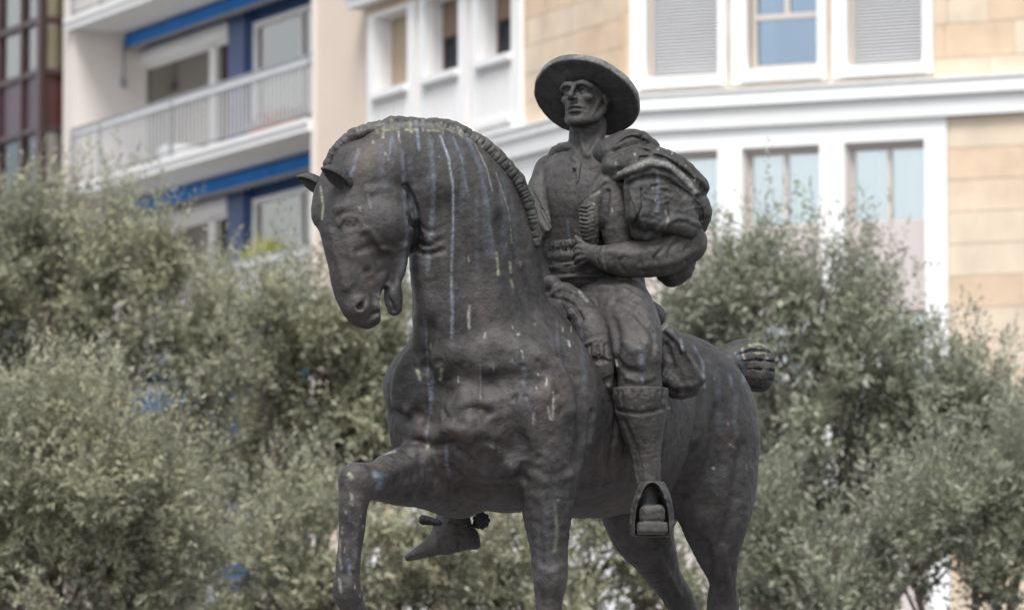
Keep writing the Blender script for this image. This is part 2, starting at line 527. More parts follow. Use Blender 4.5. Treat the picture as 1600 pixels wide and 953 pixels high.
# ------------------------------------------------------------------ facade frames
class Fac:
    """vertical plane through two ground points, with px -> (s, z) on it; y = distance behind the plane"""
    def __init__(f, pxa, Ya, pxb, Yb):
        f.p0 = np.array([(pxa - 800) / F * Ya, Ya]); p1 = np.array([(pxb - 800) / F * Yb, Yb])
        f.d = (p1 - f.p0) / np.linalg.norm(p1 - f.p0); f.i = np.array([-f.d[1], f.d[0]])
        if f.i[1] < 0: f.i = -f.i
    def hit(f, px, py, y=0.0):
        r = ray(px, py); o = f.p0 + f.i * y
        # o + d s = r t
        A = np.array([[f.d[0], -r[0]], [f.d[1], -r[1]]]); s_, t = np.linalg.solve(A, -o)
        return s_, EYE + r[2] * t
    def s(f, px, y=0.0): return f.hit(px, 300, y)[0]
    def z(f, px, py, y=0.0): return f.hit(px, py, y)[1]
    def w(f, s_, y, z):
        p = f.p0 + f.d * s_ + f.i * y
        return (p[0], p[1], z)

def boxes(name, f, bl, mt, parent, bevel=0.0):
    """bl: list of (s0, s1, y0, y1, z0, z1) in facade coordinates -> one mesh"""
    V, q = [], []
    o = np.array(parent_loc(parent))
    for s0, s1, y0, y1, z0, z1 in bl:
        n = len(V)
        if s0 > s1: s0, s1 = s1, s0
        if y0 > y1: y0, y1 = y1, y0
        if z0 > z1: z0, z1 = z1, z0
        for z in (z0, z1):
            for (a, b) in ((s0, y0), (s1, y0), (s1, y1), (s0, y1)):
                V.append(np.array(f.w(a, b, z)) - o)
        q += [(n, n + 3, n + 2, n + 1), (n + 4, n + 5, n + 6, n + 7), (n, n + 1, n + 5, n + 4), (n + 1, n + 2, n + 6, n + 5), (n + 2, n + 3, n + 7, n + 6), (n + 3, n, n + 4, n + 7)]
    ob = mesh_np(name, V, q, mt, parent, smooth=False)
    return ob

def parent_loc(p):
    v = np.zeros(3)
    while p is not None:
        v += np.array(p.location); p = p.parent
    return v

# ------------------------------------------------------------------ ground
def sheet(name, x0, x1, y0, y1, z, mt):
    n = 12
    xs, ys = np.linspace(x0, x1, n), np.linspace(y0, y1, n)
    V = [(x, y, z) for y in ys for x in xs]
    q = [(j * n + i, j * n + i + 1, (j + 1) * n + i + 1, (j + 1) * n + i) for j in range(n - 1) for i in range(n - 1)]
    o = mesh_np(name, V, q, mt, None, smooth=False); tag(o, kind='structure'); return o
sheet('ground', -700, 700, -300, 1200, 0.0, M_ASPH)
sheet('road', -60, 40, 50, 60, 0.004, M_ROAD)

# ------------------------------------------------------------------ corner building with pale stone facades
CK = .869
FR = Fac(975, 80 * CK, 1600, 80 * .9655 * CK)          # facade to the right of the corner
FM = Fac(773, 84.57 * CK, 975, 80 * CK)                 # facade going away to the left
cb = empty('corner_building', FM.w(2.2, 3, 0), 'sandstone and white corner building with roller-shuttered windows behind the rider', 'building')
SLm, SLr = FM.s(574), FR.s(975)
SRr = FR.s(1760)
ztop = FR.z(1200, -260)
# structural core (set behind the cladding) and its left and right ends
def rect_wall(name, f, s0, s1, z0, z1, holes, y0, y1, mt):
    """wall with rectangular holes [(s0,s1,z0,z1)]"""
    xs = sorted({s0, s1, *[h[0] for h in holes], *[h[1] for h in holes]}); zs = sorted({z0, z1, *[h[2] for h in holes], *[h[3] for h in holes]})
    xs = [x for x in xs if s0 - 1e-6 <= x <= s1 + 1e-6]; zs = [z for z in zs if z0 - 1e-6 <= z <= z1 + 1e-6]
    bl = []
    for i in range(len(xs) - 1):
        run = None
        for j in range(len(zs) - 1):
            cx, cz = (xs[i] + xs[i + 1]) / 2, (zs[j] + zs[j + 1]) / 2
            if any(h[0] < cx < h[1] and h[2] < cz < h[3] for h in holes):
                if run: bl.append((xs[i], xs[i + 1], y0, y1, run[0], run[1])); run = None
            else: run = (run[0] if run else zs[j], zs[j + 1])
        if run: bl.append((xs[i], xs[i + 1], y0, y1, run[0], run[1]))
    return boxes(name, f, bl, mt, cb)

rnd = random.Random(11)
def panels(f, s0, s1, z0, z1, ch, lens, holes, prob=(.45, .35), jg=.003):
    """individual facing stones, 6 mm joints, each its own object"""
    z = z1; row = 0
    while z > z0 + .02:
        zb = max(z0, z - ch)
        x = s0
        while x < s1 - .02:
            ln = rnd.uniform(*lens); xe = min(s1, x + ln)
            if s1 - xe < .2: xe = s1
            segs = [(x, xe, zb, z)]
            for h in holes:
                new = []
                for a, b, c, d in segs:
                    if b <= h[0] or a >= h[1] or d <= h[2] or c >= h[3]: new.append((a, b, c, d)); continue
                    if a < h[0]: new.append((a, h[0], c, d))
                    if b > h[1]: new.append((h[1], b, c, d))
                    if c < h[2]: new.append((max(a, h[0]), min(b, h[1]), c, h[2]))
                    if d > h[3]: new.append((max(a, h[0]), min(b, h[1]), h[3], d))
                segs = new
            t = rnd.random(); mt = M_SAND2 if t < prob[0] else (M_SAND if t < prob[0] + prob[1] else M_SAND3)
            pr = rnd.uniform(-.03, -.024)
            for a, b, c, d in segs:
                if b - a < .03 or d - c < .03: continue
                boxes('stone_panel', f, [(a + jg, b - jg, pr, .02, c + .004, d - .004)], mt, cb)
            x = xe
        z = zb; row += 1

zc_top = FR.z(1441, 127); zc_mid = FR.z(1441, 152); zc_bot = FR.z(1441, 185)
# openings on the right facade: (px left, px right, z bottom) outer surround, inner opening
def win_top(f, o0, o1, obot, ref, i0, i1, ibot, iref):
    return dict(so0=f.s(o0), so1=f.s(o1), zo=f.z(ref, obot), si0=f.s(i0), si1=f.s(i1), zi=f.z(iref, ibot))
UW = [win_top(FR, 989, 1140, 136, 1140, 1014, 1126, 116, 1126), win_top(FR, 1147, 1296, 126, 1294, 1171, 1282, 104, 1282), win_top(FR, 1305, 1462, 116, 1459, 1328, 1446, 97, 1446)]
HW = 2.15                                                     # height of the upper openings
PO = [(1003, 1124), (1162, 1283), (1322, 1447)]
zo_top = FR.z(1444, 218)
z_sp = FR.z(1388, 349)                                       # glass / spandrel edge
s_port = FR.s(1482)
# the portico starts at the corner
holes_r = [(FR.s(a), FR.s(b), 0.8, zo_top) for a, b in PO]
uh = [(w['si0'], w['si1'], w['zi'], w['zi'] + HW) for w in UW]
rect_wall('wall', FR, SLr, SRr, 0, ztop, [(h[0], h[1], h[2], h[3]) for h in holes_r] + uh, 0.02, 0.30, M_JOINT)
rect_wall('portico', FR, SLr + .02, s_port, 0, zc_bot, holes_r, -0.06, 0.018, M_WHITE)
boxes('cornice', FR, [(SLr - .1, SRr, -.20, .018, zc_mid, zc_top - .02), (SLr - .06, SRr, -.23, .018, zc_top - .02, zc_top + .012)], M_WHITE, cb)
boxes('frieze', FR, [(SLr, SRr, -.13, .018, zc_bot, zc_mid - .003)], M_FRIEZE, cb)
outer = [(w['so0'], w['so1'], w['zo'], w['zi'] + HW + .25) for w in UW]
panels(FR, SLr + .03, SRr, zc_top + .015, ztop, .46, (.55, 1.1), outer)
panels(FR, s_port + .004, SRr, 0, zc_bot - .004, .425, (1.0, 1.9), [], prob=(.55, .3))

def window(f, s0, s1, z0, z1, depth, glass, kind, divs=1, transom=None, fr=.055, behind=None, curtain=None):
    """frame > pane; the frame stands `depth` behind the facade"""
    y0, y1 = depth, depth + .06
    bl = [(s0, s0 + fr, y0, y1, z0, z1), (s1 - fr, s1, y0, y1, z0, z1), (s0 + fr, s1 - fr, y0, y1, z0, z0 + fr), (s0 + fr, s1 - fr, y0, y1, z1 - fr, z1)]
    xs = [s0 + fr] + [s0 + (s1 - s0) * k / divs for k in range(1, divs)] + [s1 - fr]
    zt = z1 - fr
    if transom: 
        bl.append((s0 + fr, s1 - fr, y0 - .01, y1, transom - fr * .6, transom + fr * .6))
    for x in xs[1:-1]:
        bl.append((x - fr * .6, x + fr * .6, y0 - .005, y1, (transom + fr * .6) if transom else z0 + fr, z1 - fr))
    w = boxes('window', f, bl, M_FRAME, cb_parent[0])
    zz = [(z0 + fr, (transom - fr * .6) if transom else z1 - fr)]
    if transom:
        boxes('pane', f, [(s0 + fr, s1 - fr, y0 + .03, y0 + .036, zz[0][0], zz[0][1])], glass, w)
        zz = [(transom + fr * .6, z1 - fr)]
    for a, b in zip(xs[:-1], xs[1:]):
        boxes('pane', f, [(a + (fr * .6 if a != xs[0] else 0), b - (fr * .6 if b != xs[-1] else 0), y0 + .03, y0 + .036, zz[0][0], zz[0][1])], glass, w)
    if curtain:
        n = 40; V = []; q = []; o = parent_loc(w)
        for i in range(n + 1):
            x = s0 + fr + (s1 - s0 - 2 * fr) * i / n; yy = y0 + .068 + .016 * sin(i * 1.7) + .012 * sin(i * .6)
            V += [np.array(f.w(x, yy, z0 + .03)) - o, np.array(f.w(x, yy, z1 - .03)) - o]
            if i: q.append((2 * i - 2, 2 * i, 2 * i + 1, 2 * i - 1))
        mesh_np('curtain', V, q, curtain, w)
    boxes('room_wall', f, [(s0 - .02, s1 + .02, y0 + .9, y0 + .95, z0 - .1, z1 + .1)], behind or M_DARKIN, w)
    return w
cb_parent = [cb]

for k, w in enumerate(UW):
    s0, s1, z0, z1 = w['si0'], w['si1'], w['zi'], w['zi'] + HW
    a, b, c, d = w['so0'], w['so1'], w['zo'], z1 + .25
    sur = boxes('window_surround', FR, [(a, s0, -.10, .018, c, d), (s1, b, -.10, .018, c, d), (s0, s1, -.10, .018, z1, d), (s0, s1, -.10, .018, c, z0)], M_WHITE, cb)
    boxes('sill', FR, [(s0 - .07, s1 + .07, -.16, -.098, z0 - .16, z0 - .01)], M_SLAB, sur)
    if k == 1:
        zt = FR.z(1232, 23.5)
        window(FR, s0 + .01, s1 - .01, z0 + .005, z1 - .005, .12, G_SKY, 'up', 2, zt, .06)
    else:
        n = int((HW) / .046); V = []; q = []
        o = parent_loc(sur)
        for i in range(n + 1):                       # convex roller slats
            for zz, yy in ((0, .165), (.007, .165), (.010, .10), (.026, .108), (.0455, .135)):
                z = z0 + i * .046 + zz
                V += [np.array(FR.w(s0 + .03, yy, z)) - o, np.array(FR.w(s1 - .03, yy, z)) - o]
        for i in range(len(V) // 2 - 1): q.append((2 * i, 2 * i + 1, 2 * i + 3, 2 * i + 2))
        mesh_np('roller_shutter', V, q, M_SHUT, sur, smooth=False)
        boxes('shutter_guide', FR, [(s0, s0 + .04, .07, .11, z0, z1), (s1 - .04, s1, .07, .11, z0, z1)], M_FRAME, sur)
for a, b in PO:
    s0, s1 = FR.s(a), FR.s(b)
    window(FR, s0 + .035, s1 - .012, z_sp, zo_top - .05, .10, G_CURT, 'lo', 2, None, .05, M_GREYIN, M_CURT)
    boxes('window_reveal', FR, [(s0, s0 + .034, .02, .4, .8, zo_top - .05), (s0, s1, .02, .4, zo_top - .049, zo_top + .02)], M_FRAME, cb)
    boxes('spandrel_panel', FR, [(s0 + .035, s1, .09, .15, z_sp - 1.15, z_sp - .004)], M_SPAN, cb)
    z2 = z_sp - 1.16
    window(FR, s0 + .035, s1 - .012, z2 - 1.6, z2, .16, G_CURT, 'lo2', 2, None, .05, M_GREYIN, M_CURT)
    boxes('spandrel_panel', FR, [(s0 + .035, s1, .13, .17, .8, z2 - 1.605)], M_SPAN, cb)
boxes('roof_slab', FR, [(SLr - .3, SRr + .3, -.5, 9, ztop, ztop + .3)], M_WHITE, cb)

# left-going facade
mw = [dict(o=(582, 656), i=(592, 644)), dict(o=(662, 737), i=(671, 724)), dict(o=(744, 821), i=(755, 807))]
zi_top = FM.z(644, 12); zo_t = FM.z(652, 3)
zrail = FM.z(807, 83); zrb = FM.z(807, 94); zpb = FM.z(807, 187)
zc2_top = FM.z(874, 189); zc2_mid = FM.z(874, 205); zc2_bot = FM.z(874, 233)
SRm = FM.s(975)
mh = [(FM.s(w['i'][0]), FM.s(w['i'][1]), zrail - .02, zi_top) for w in mw]
low = [(FM.s(w['i'][0]), FM.s(w['i'][1]), 1.2, zc2_bot - .55) for w in mw]
mtop = FM.z(775, -260)
rect_wall('wall', FM, SLm, SRm, 0, ztop, mh + low, 0.02, 0.34, M_JOINT)
panels(FM, SLm, SRm - .03, zc2_top + .015, ztop, .40, (.42, .8), [(FM.s(w['o'][0]), FM.s(w['o'][1]), zpb - .35, zo_t) for w in mw] + [(SLm - .1, FM.s(825), zc2_top, zpb - .05)], prob=(.4, .35))
rect_wall('portico', FM, SLm, SRm, 0, zc2_bot, low, -0.06, 0.018, M_WHITE)
boxes('cornice', FM, [(SLm, SRm + .12, -.20, .018, zc2_mid, zc2_top - .02), (SLm, SRm + .14, -.23, .018, zc2_top - .02, zc2_top + .012)], M_WHITE, cb)
boxes('frieze', FM, [(SLm, SRm + .06, -.16, .018, zc2_bot, zc2_mid - .003)], M_FRIEZE, cb)
boxes('cornice', FM, [(FM.s(566), FM.s(830), -.28, .018, FM.z(590, 9), FM.z(590, 9) + .22), (FM.s(566) - .05, FM.s(830), -.36, .018, FM.z(590, 9) + .22, FM.z(590, 9) + .30)], M_WHITE, cb)
boxes('wall_band', FM, [(SLm, FM.s(824), -.05, .018, zc2_top + .012, zpb - .05)], M_WHITE, cb)
for k, w in enumerate(mw):
    a, b = FM.s(w['o'][0]), FM.s(w['o'][1]); s0, s1 = FM.s(w['i'][0]), FM.s(w['i'][1])
    sur = boxes('window_surround', FM, [(a, s0, -.09, .018, zpb - .3, zo_t), (s1, b, -.09, .018, zpb - .3, zo_t), (s0, s1, -.09, .018, zi_top, zo_t), (s0, s1, -.02, .018, zpb - .3, zrail)], M_WHITE, cb)
    boxes('window_reveal', FM, [(s0 - .001, s0 + .02, .02, .205, zrail, zi_top), (s0 + .02, s1, .02, .205, zi_top - .02, zi_top)], M_WHITE2, sur)
    boxes('sill', FM, [(s0 - .05, s1 + .05, -.17, .3, zrb, zrail)], M_WHITE2, sur)
    boxes('sill', FM, [(s0 - .05, s1 + .05, -.15, -.022, zpb - .03, zpb + .05)], M_WHITE2, sur)
    n = 9; bal = []
    for i in range(n):
        x = s0 + (s1 - s0) * (i + .5) / n
        bal.append((x - .030, x + .030, -.10, -.022, zpb + .05, zrb - .10))
    bal += [(s0 - .02, s1 + .02, -.10, -.022, zrb - .05, zrb - .003)]
    o = boxes('balustrade', FM, bal, M_WHITE2, sur)
    # timber inside
    ins = boxes('inner_shutter' if k == 0 else 'inner_frame', FM, [(s0 - .01, s1, .21, .24, zrail, zi_top - .02)] if k == 0 else [(s0 - .02, s0 + .05, .21, .25, zrail, zi_top - .02), (s0 + .05, s1, .21, .25, zi_top - .55, zi_top - .02), (s1 - .07, s1, .21, .25, zrail, zi_top - .55)], M_TAN if k == 0 else M_BROWN, sur)
    if k: boxes('pane', FM, [(s0 + .05, s1 - .07, .23, .236, zrail, zi_top - .55)], G_DARK, sur)
    boxes('room_wall', FM, [(s0 - .1, s1 + .1, 1.5, 1.55, zrail - .5, zi_top + .2)], M_BROWN if k else M_DARKIN, sur)
    lo0, lo1 = low[k][0], low[k][1]
    boxes('window', FM, [(lo0, lo1, .3, .34, 1.2, zc2_bot - .55)], M_GREYIN, cb)

# ------------------------------------------------------------------ apartment block with balconies (left)
FL = Fac(490, 80.0, 118, 80 * 1.123)
FL.d = -FL.d; FL.p0 = np.array([(490 - 800) / F * 80.0, 80.0])
FL.i = np.array([-FL.d[1], FL.d[0]]); FL.i = FL.i if FL.i[1] > 0 else -FL.i
ab = empty('apartment_block', FL.w(-4, 3, 0), 'beige apartment block with white balconies and blue awnings behind the horse head', 'building')
cb_parent[0] = ab
sA, sB = FL.s(115), FL.s(490)            # recess from the far wall to the near pillar
sEnd = FL.s(97); sR = FL.s(576.5)
zr = FL.z(487, 85)                        # rail top
zs_t, zs_b = FL.z(487, 188), FL.z(487, 206)
FLH = 3.0
REC = 1.35
boxes('pillar_wall', FL, [(sB, sR, 0, 9, 0, 22)], M_PEACH, ab)
boxes('wall_edge', FL, [(sB - .05, sB + .12, -.03, -.001, 0, 22)], M_STUCCO, ab)
boxes('end_wall', FL, [(sEnd, sA, 0, 9, 0, 22)], M_STUCCO, ab)
floors = range(-3, 3)
for k in floors:
    zt, zb = zs_t + k * FLH, zs_b + k * FLH
    if zb < 0.5: continue
    boxes('balcony_slab', FL, [(sA - .25, sB, -.10, REC + .3, zb, zt)], M_SLAB, ab)
    boxes('slab_trim', FL, [(sA - .25, sB, -.13, -.102, zt - .06, zt + .03)], M_WHITE2, ab)
    # railing: rail, posts, bars
    r0 = FL.z(487, 85) + k * FLH
    rl = boxes('balcony_railing', FL, [(sA - .02, sB, -.06, -.02, r0 - .045, r0), (sA - .02, sB, -.055, -.025, r0 - .17, r0 - .135), (sA - .02, sB, -.055, -.025, zt + .10, zt + .13)], M_METAL, ab)
    boxes('rail_band', FL, [(sA, sB, -.048, -.034, r0 - .134, r0 - .046)], M_BAR, rl)
    post = [(x - .025, x + .025, -.07, -.015, zt + .031, r0 - .046) for x in (sA + .02, sA + 1.45, sA + 4.9, sB - .1)]
    for p in post: boxes('post', FL, [p], M_METAL, rl)
    n = int((sB - sA) / .17)
    bars = [(sA + (i + .5) * (sB - sA) / n - .014, sA + (i + .5) * (sB - sA) / n + .014, -.054, -.026, zt + .131, r0 - .171) for i in range(n)]
    b_ = boxes('bars', FL, bars, M_BARS, rl); b_['kind'] = 'stuff'
    # awning hung from the slab above, partly wound in
    za = zb + FLH if False else zb
    ya = .95
    x0, x1 = (FL.s(188, ya) if k == 1 else FL.s(150, ya)), sB + .05
    dzk = -.55 if k < 0 else 0
    ztp = FL.z(486, 239, ya) + k * FLH + dzk; zbt = FL.z(486, 266, ya) + k * FLH + dzk
    V = []; q = []; nn = 80; aw = empty('awning', (0, 0, 0), None, None); aw.parent = ab; 
    bpy.data.objects.remove(aw)
    o = parent_loc(ab)
    for i in range(nn + 1):
        x = x0 + (x1 - x0) * i / nn
        sag = .012 * sin(i * .9)
        for (y, z) in ((ya + .38, ztp + .16), (ya + .02, ztp), (ya, ztp - .02 + sag * .3), (ya + sag * .5, zbt + .03)):
            V.append(np.array(FL.w(x, y, z)) - o)
        if i:
            for j in range(3): q.append((4 * i - 4 + j, 4 * i + j, 4 * i + j + 1, 4 * i - 3 + j))
    aw = mesh_np('awning', V, q, M_BLUE, ab, smooth=False)
    V = []; q = []
    nn = 160
    for i in range(nn + 1):
        x = x0 + (x1 - x0) * i / nn
        V += [np.array(FL.w(x, ya - .004, zbt + .03)) - o, np.array(FL.w(x, ya - .004, zbt - .0 - .035 * abs(sin(i * pi / 4)))) - o]
        if i: q.append((2 * i - 2, 2 * i, 2 * i + 1, 2 * i - 1))
    mesh_np('scalloped_fringe', V, q, M_FRINGE, aw, smooth=False)
    boxes('awning_bar', FL, [(x0, x1, ya - .02, ya + .04, zbt + .03, zbt + .05)], M_METAL, aw)
    # back wall of the loggia with two glazed openings
    z0 = zt; z1 = zb + FLH
    wz1 = FL.z(363, 59, REC) + k * FLH - 0.0; bz1 = FL.z(363, 35, REC) + k * FLH
    w1a, w1b = FL.s(218, REC), FL.s(363, REC)
    w2a, w2b = FL.s(396, REC), sB + .9
    holes = [(w1a, w1b, z0, wz1), (w2a, w2b, z0 + 0, z1 - .45)]
    bl = []
    xs = [sA, w1a, w1b, w2a, w2b, w2b + .3]
    bl = [(sA, w1a, REC, REC + .2, z0, z1), (w1b, w2a, REC + .1, REC + .2, z0, z1), (w1a, w1b, REC, REC + .2, bz1, z1), (w2a, w2b, REC, REC + .2, z1 - .45, z1), (w2b, w2b + .3, REC, REC + .2, z0, z1)]
    boxes('loggia_wall', FL, bl[:1], M_STUCCO, ab)
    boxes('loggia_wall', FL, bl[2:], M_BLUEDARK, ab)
    pm = (w1b + w2a) / 2
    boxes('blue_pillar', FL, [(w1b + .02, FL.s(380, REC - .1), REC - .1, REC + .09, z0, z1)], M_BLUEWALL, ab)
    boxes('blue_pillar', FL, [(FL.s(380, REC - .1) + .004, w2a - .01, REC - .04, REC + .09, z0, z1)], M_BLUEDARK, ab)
    boxes('roller_box', FL, [(w1a - .05, w1b, REC - .12, REC + .15, wz1, bz1)], M_SLAB, ab)
    # sliding window one
    fr = boxes('window', FL, [(w1a, w1a + .14, REC - .02, REC + .1, z0, wz1), (FL.s(326, REC), FL.s(335, REC), REC, REC + .1, z0, wz1), (w1a + .14, w1b, REC, REC + .1, wz1 - .06, wz1), (w1b - .05, w1b, REC, REC + .1, z0, wz1 - .06)], M_WHITE2, ab)
    boxes('pane', FL, [(w1a + .14, FL.s(326, REC), REC + .05, REC + .056, z0, wz1 - .06)], G_DIM, fr)
    boxes('pane', FL, [(FL.s(335, REC), w1b - .05, REC + .05, REC + .056, z0, wz1 - .06)], G_DIM, fr)
    boxes('blind', FL, [(FL.s(303, REC), FL.s(326, REC), REC + .12, REC + .14, z0, wz1)], M_CURT if k >= 0 else M_GREYIN, fr)
    boxes('room_wall', FL, [(w1a - .3, w1b + .4, REC + 1.6, REC + 1.7, z0, wz1 + .3)], M_GREYIN if k >= 0 else M_DARKIN, fr)
    if k == 0: boxes('curtain', FL, [(w1a + .55, FL.s(303, REC), REC + .16, REC + .18, z0, wz1)], M_GREYIN, fr)
    boxes('curtain', FL, [(w1a + .2, w1a + .45, REC + .3, REC + .33, z0, wz1)], M_TAN, fr)
    # window two
    t2 = z1 - .45
    fr = boxes('window', FL, [(w2a, w2a + .09, REC - .02, REC + .1, z0, t2), (w2a + .09, w2b, REC, REC + .1, t2 - .09, t2), (w2a + 2.0, w2a + 2.08, REC, REC + .1, z0, t2 - .09)], M_WHITE2, ab)
    boxes('pane', FL, [(w2a + .09, w2a + 2.0, REC + .05, REC + .056, z0, t2 - .09)], G_DIM, fr)
    boxes('pane', FL, [(w2a + 2.08, w2b, REC + .05, REC + .056, z0, t2 - .09)], G_DIM, fr)
    boxes('room_wall', FL, [(w2a - .3, w2b + .4, REC + 1.6, REC + 1.7, z0, t2 + .3)], M_DARKIN, fr)
    if k >= 0:
        boxes('curtain', FL, [(w2a + .45, w2a + .95, REC + .12, REC + .14, z0, t2 - .85), (w2a + 1.0, w2a + 2.4, REC + .15, REC + .17, z0, t2 - .70)], M_CURT, fr)  # white sheets imitating neighbouring buildings reflected in the pane
    else:
        boxes('curtain', FL, [(w2a + .1, w2a + .5, REC + .3, REC + .33, z0 + 1.0, t2 - .1)], M_REDP, fr)
        boxes('low_blind', FL, [(w2a + .5, w2b, REC + .34, REC + .37, z0, z0 + 1.25)], M_CURT, fr)
boxes('roof', FL, [(sEnd - .2, sR, -.3, 9, 22, 22.3)], M_SLAB, ab)
boxes('core_wall', FL, [(sA, sB, REC + 2.0, REC + 2.3, 0, 22)], M_STUCCO, ab)
boxes('base_wall', FL, [(sA, sB, .2, REC + 1.9, 0, zs_b - 3 * FLH)], M_STUCCO, ab)
# awning crank hanging at the left
cr = boxes('awning_crank', FL, [(FL.s(192, .9), FL.s(192, .9) + .03, .88, .91, FL.z(192, 128, .9), FL.z(192, 66, .9)), (FL.s(189, .9), FL.s(189, .9) + .14, .86, .93, FL.z(192, 136, .9), FL.z(192, 124, .9))], M_METAL, ab)

# things on the balconies
zf = zs_t + .001
def lathe(f, s0, y0, prof, n=24):
    V, q = [], []
    for r, z in prof:
        for j in range(n):
            a = 2 * pi * j / n; V.append(f.w(s0 + r * cos(a), y0 + r * sin(a), z))
    for i in range(len(prof) - 1):
        for j in range(n):
            a, b = i * n + j, i * n + (j + 1) % n; q.append((a, b, b + n, a + n))
    return V, q
V, q = lathe(FL, FL.s(282, .6), .6, [(.02, zf), (.22, zf), (.36, zf + .12), (.40, zf + .3), (.34, zf + .38), (.3, zf + .36), (.02, zf + .30)])
V = np.array(V); l0 = V.mean(0); l0[2] = zf
o = mesh_np('planter', V - l0, q, M_WHITE2, None); o.location = l0
tag(o, 'round white planter bowl standing on the balcony behind the railing', 'planter')
rr = random.Random(4)
for j, px in enumerate((408, 432, 458)):
    s0 = FL.s(px, .45)
    o = bpy.data.objects.new('flower_box', None); COL.objects.link(o); o.location = FL.w(s0, .45, zf)
    tag(o, ['terracotta flower box on the balcony floor, farthest from the pillar', 'terracotta flower box on the balcony floor, middle of the three boxes', 'terracotta flower box on the balcony floor, nearest the peach pillar'][j], 'flower box', 'flower boxes on the balcony')
    boxes('box', FL, [(s0 - .32, s0 + .32, .32, .58, zf, zf + .22)], M_RED, o)
    P = []
    q2 = []
    for i in range(260):
        c = np.array(FL.w(s0 + rr.uniform(-.34, .34), .45 + rr.uniform(-.14, .14), zf + .22 + abs(rr.gauss(0, .10)))); a = nrm([rr.gauss(0, 1), rr.gauss(0, 1), rr.gauss(.6, .6)]); b = nrm(np.cross(a, [rr.random(), .3, .2])) * .02; a = a * .05
        n0 = len(P); P += [c - a, c + b, c + a, c - b]; q2.append((n0, n0 + 1, n0 + 2, n0 + 3))
    mesh_np('plant', np.array(P) - np.array(o.location), q2, M_RED if j == 1 else M_FRINGE, o, smooth=False)

# ------------------------------------------------------------------ brown bay-window building, far left
FBk = Fac(-260, 118, 63, 118)
FBk.d = FL.d.copy(); FBk.i = FL.i.copy()
# bay front stands .35 m proud of the neighbour's plane
p97 = FL.p0 + FL.d * sEnd - FL.i * .36
FBk.p0 = p97
s63 = FBk.s(63)
bb = empty('bay_window_building', FBk.w(s63 - 3, 2, 0), 'dark mahogany glazed bay front with plum panels, leftmost building', 'building')
FE = Fac(0, 1, 1, 1); FE.d = FL.i.copy(); FE.i = -FL.d.copy(); FE.p0 = FBk.p0 + FBk.d * s63
if FE.i[1] < 0: FE.i = -FE.i
zl = [FBk.z(62, y) for y in (31, 112, 200)]
fh = 3.0
def cols(px_list, f): return [f.s(p) for p in px_list]
cB = cols([-140, -96, -50, -4, 32, 63], FBk)
rows = []
z_a, z_b, z_c = zl
for k in (-3, -2, -1, 0, 1, 2):
    o = k * fh
    rows += [(z_c + .06 + o, z_b - .04 + o, 'panel'), (z_b + .04 + o, z_a - .04 + o, 'glass'), (z_a + .04 + o, z_c + fh - .06 + o, 'glass')]
for i in range(len(cB) - 1):
    for (a, b, kd) in rows:
        if a < 0: continue
        x0, x1 = cB[i] + .05, cB[i + 1] - .05
        if kd == 'panel': boxes('panel', FBk, [(x0, x1, .05, .09, a, b)], M_PLUM, bb)
        else:
            w = boxes('window', FBk, [(x0 - .005, x0 + .05, .03, .10, a, b), (x1 - .05, x1 + .005, .03, .10, a, b), (x0 + .05, x1 - .05, .03, .10, a, a + .04), (x0 + .05, x1 - .05, .03, .10, b - .04, b)], M_MAHOG, bb)
            boxes('pane', FBk, [(x0 + .05, x1 - .05, .06, .066, a + .04, b - .04)], G_DIM if a > z_b else G_CLEAR, w)
            boxes('curtain', FBk, [(x0, x1, .075, .085, a, b)], M_CUR2 if b < z_c else (M_CURT if i == 4 else M_GREYIN), w)
for c in cB[:-1]: boxes('mullion', FBk, [(c - .05, c + .05, -.02, .3, 0, 20)], M_MAHOG, bb)
for z in [zz + k * fh for k in (-3, -2, -1, 0, 1, 2) for zz in (z_a, z_b, z_c) if zz + k * fh > .2]:
    boxes('transom', FBk, [(cB[0], cB[-1] - .051, -.01, .29, z - .04, z + .04)], M_MAHOG, bb)
e0, e1 = .06, 2.0
boxes('corner_post', FE, [(-.06, .05, -.08, .10, 0, 20)], M_MAHOG, bb)
for (a, b, kd) in rows:
    if a < 0: continue
    if kd == 'panel': boxes('panel', FE, [(e0, e1, .03, .07, a, b)], M_REDP, bb)
    else:
        w = boxes('window', FE, [(e0, e0 + .05, .0, .10, a, b)], M_MAHOG, bb)
        boxes('pane', FE, [(e0 + .05, e1, .05, .056, a, b)], G_CLEAR, w)
        boxes('curtain', FE, [(e0, e1, .065, .075, a, b)], M_CUR3 if a > z_b else M_CUR2, w)
for z in [zz + k * fh for k in (-3, -2, -1, 0, 1, 2) for zz in (z_a, z_b, z_c) if zz + k * fh > .2]:
    boxes('transom', FE, [(e0, e1, -.04, .1, z - .05, z + .05)], M_MAHOG, bb)
boxes('core_wall', FBk, [(cB[0], cB[-1] - .2, .5, 8, 0, 20)], M_DARKIN, bb)

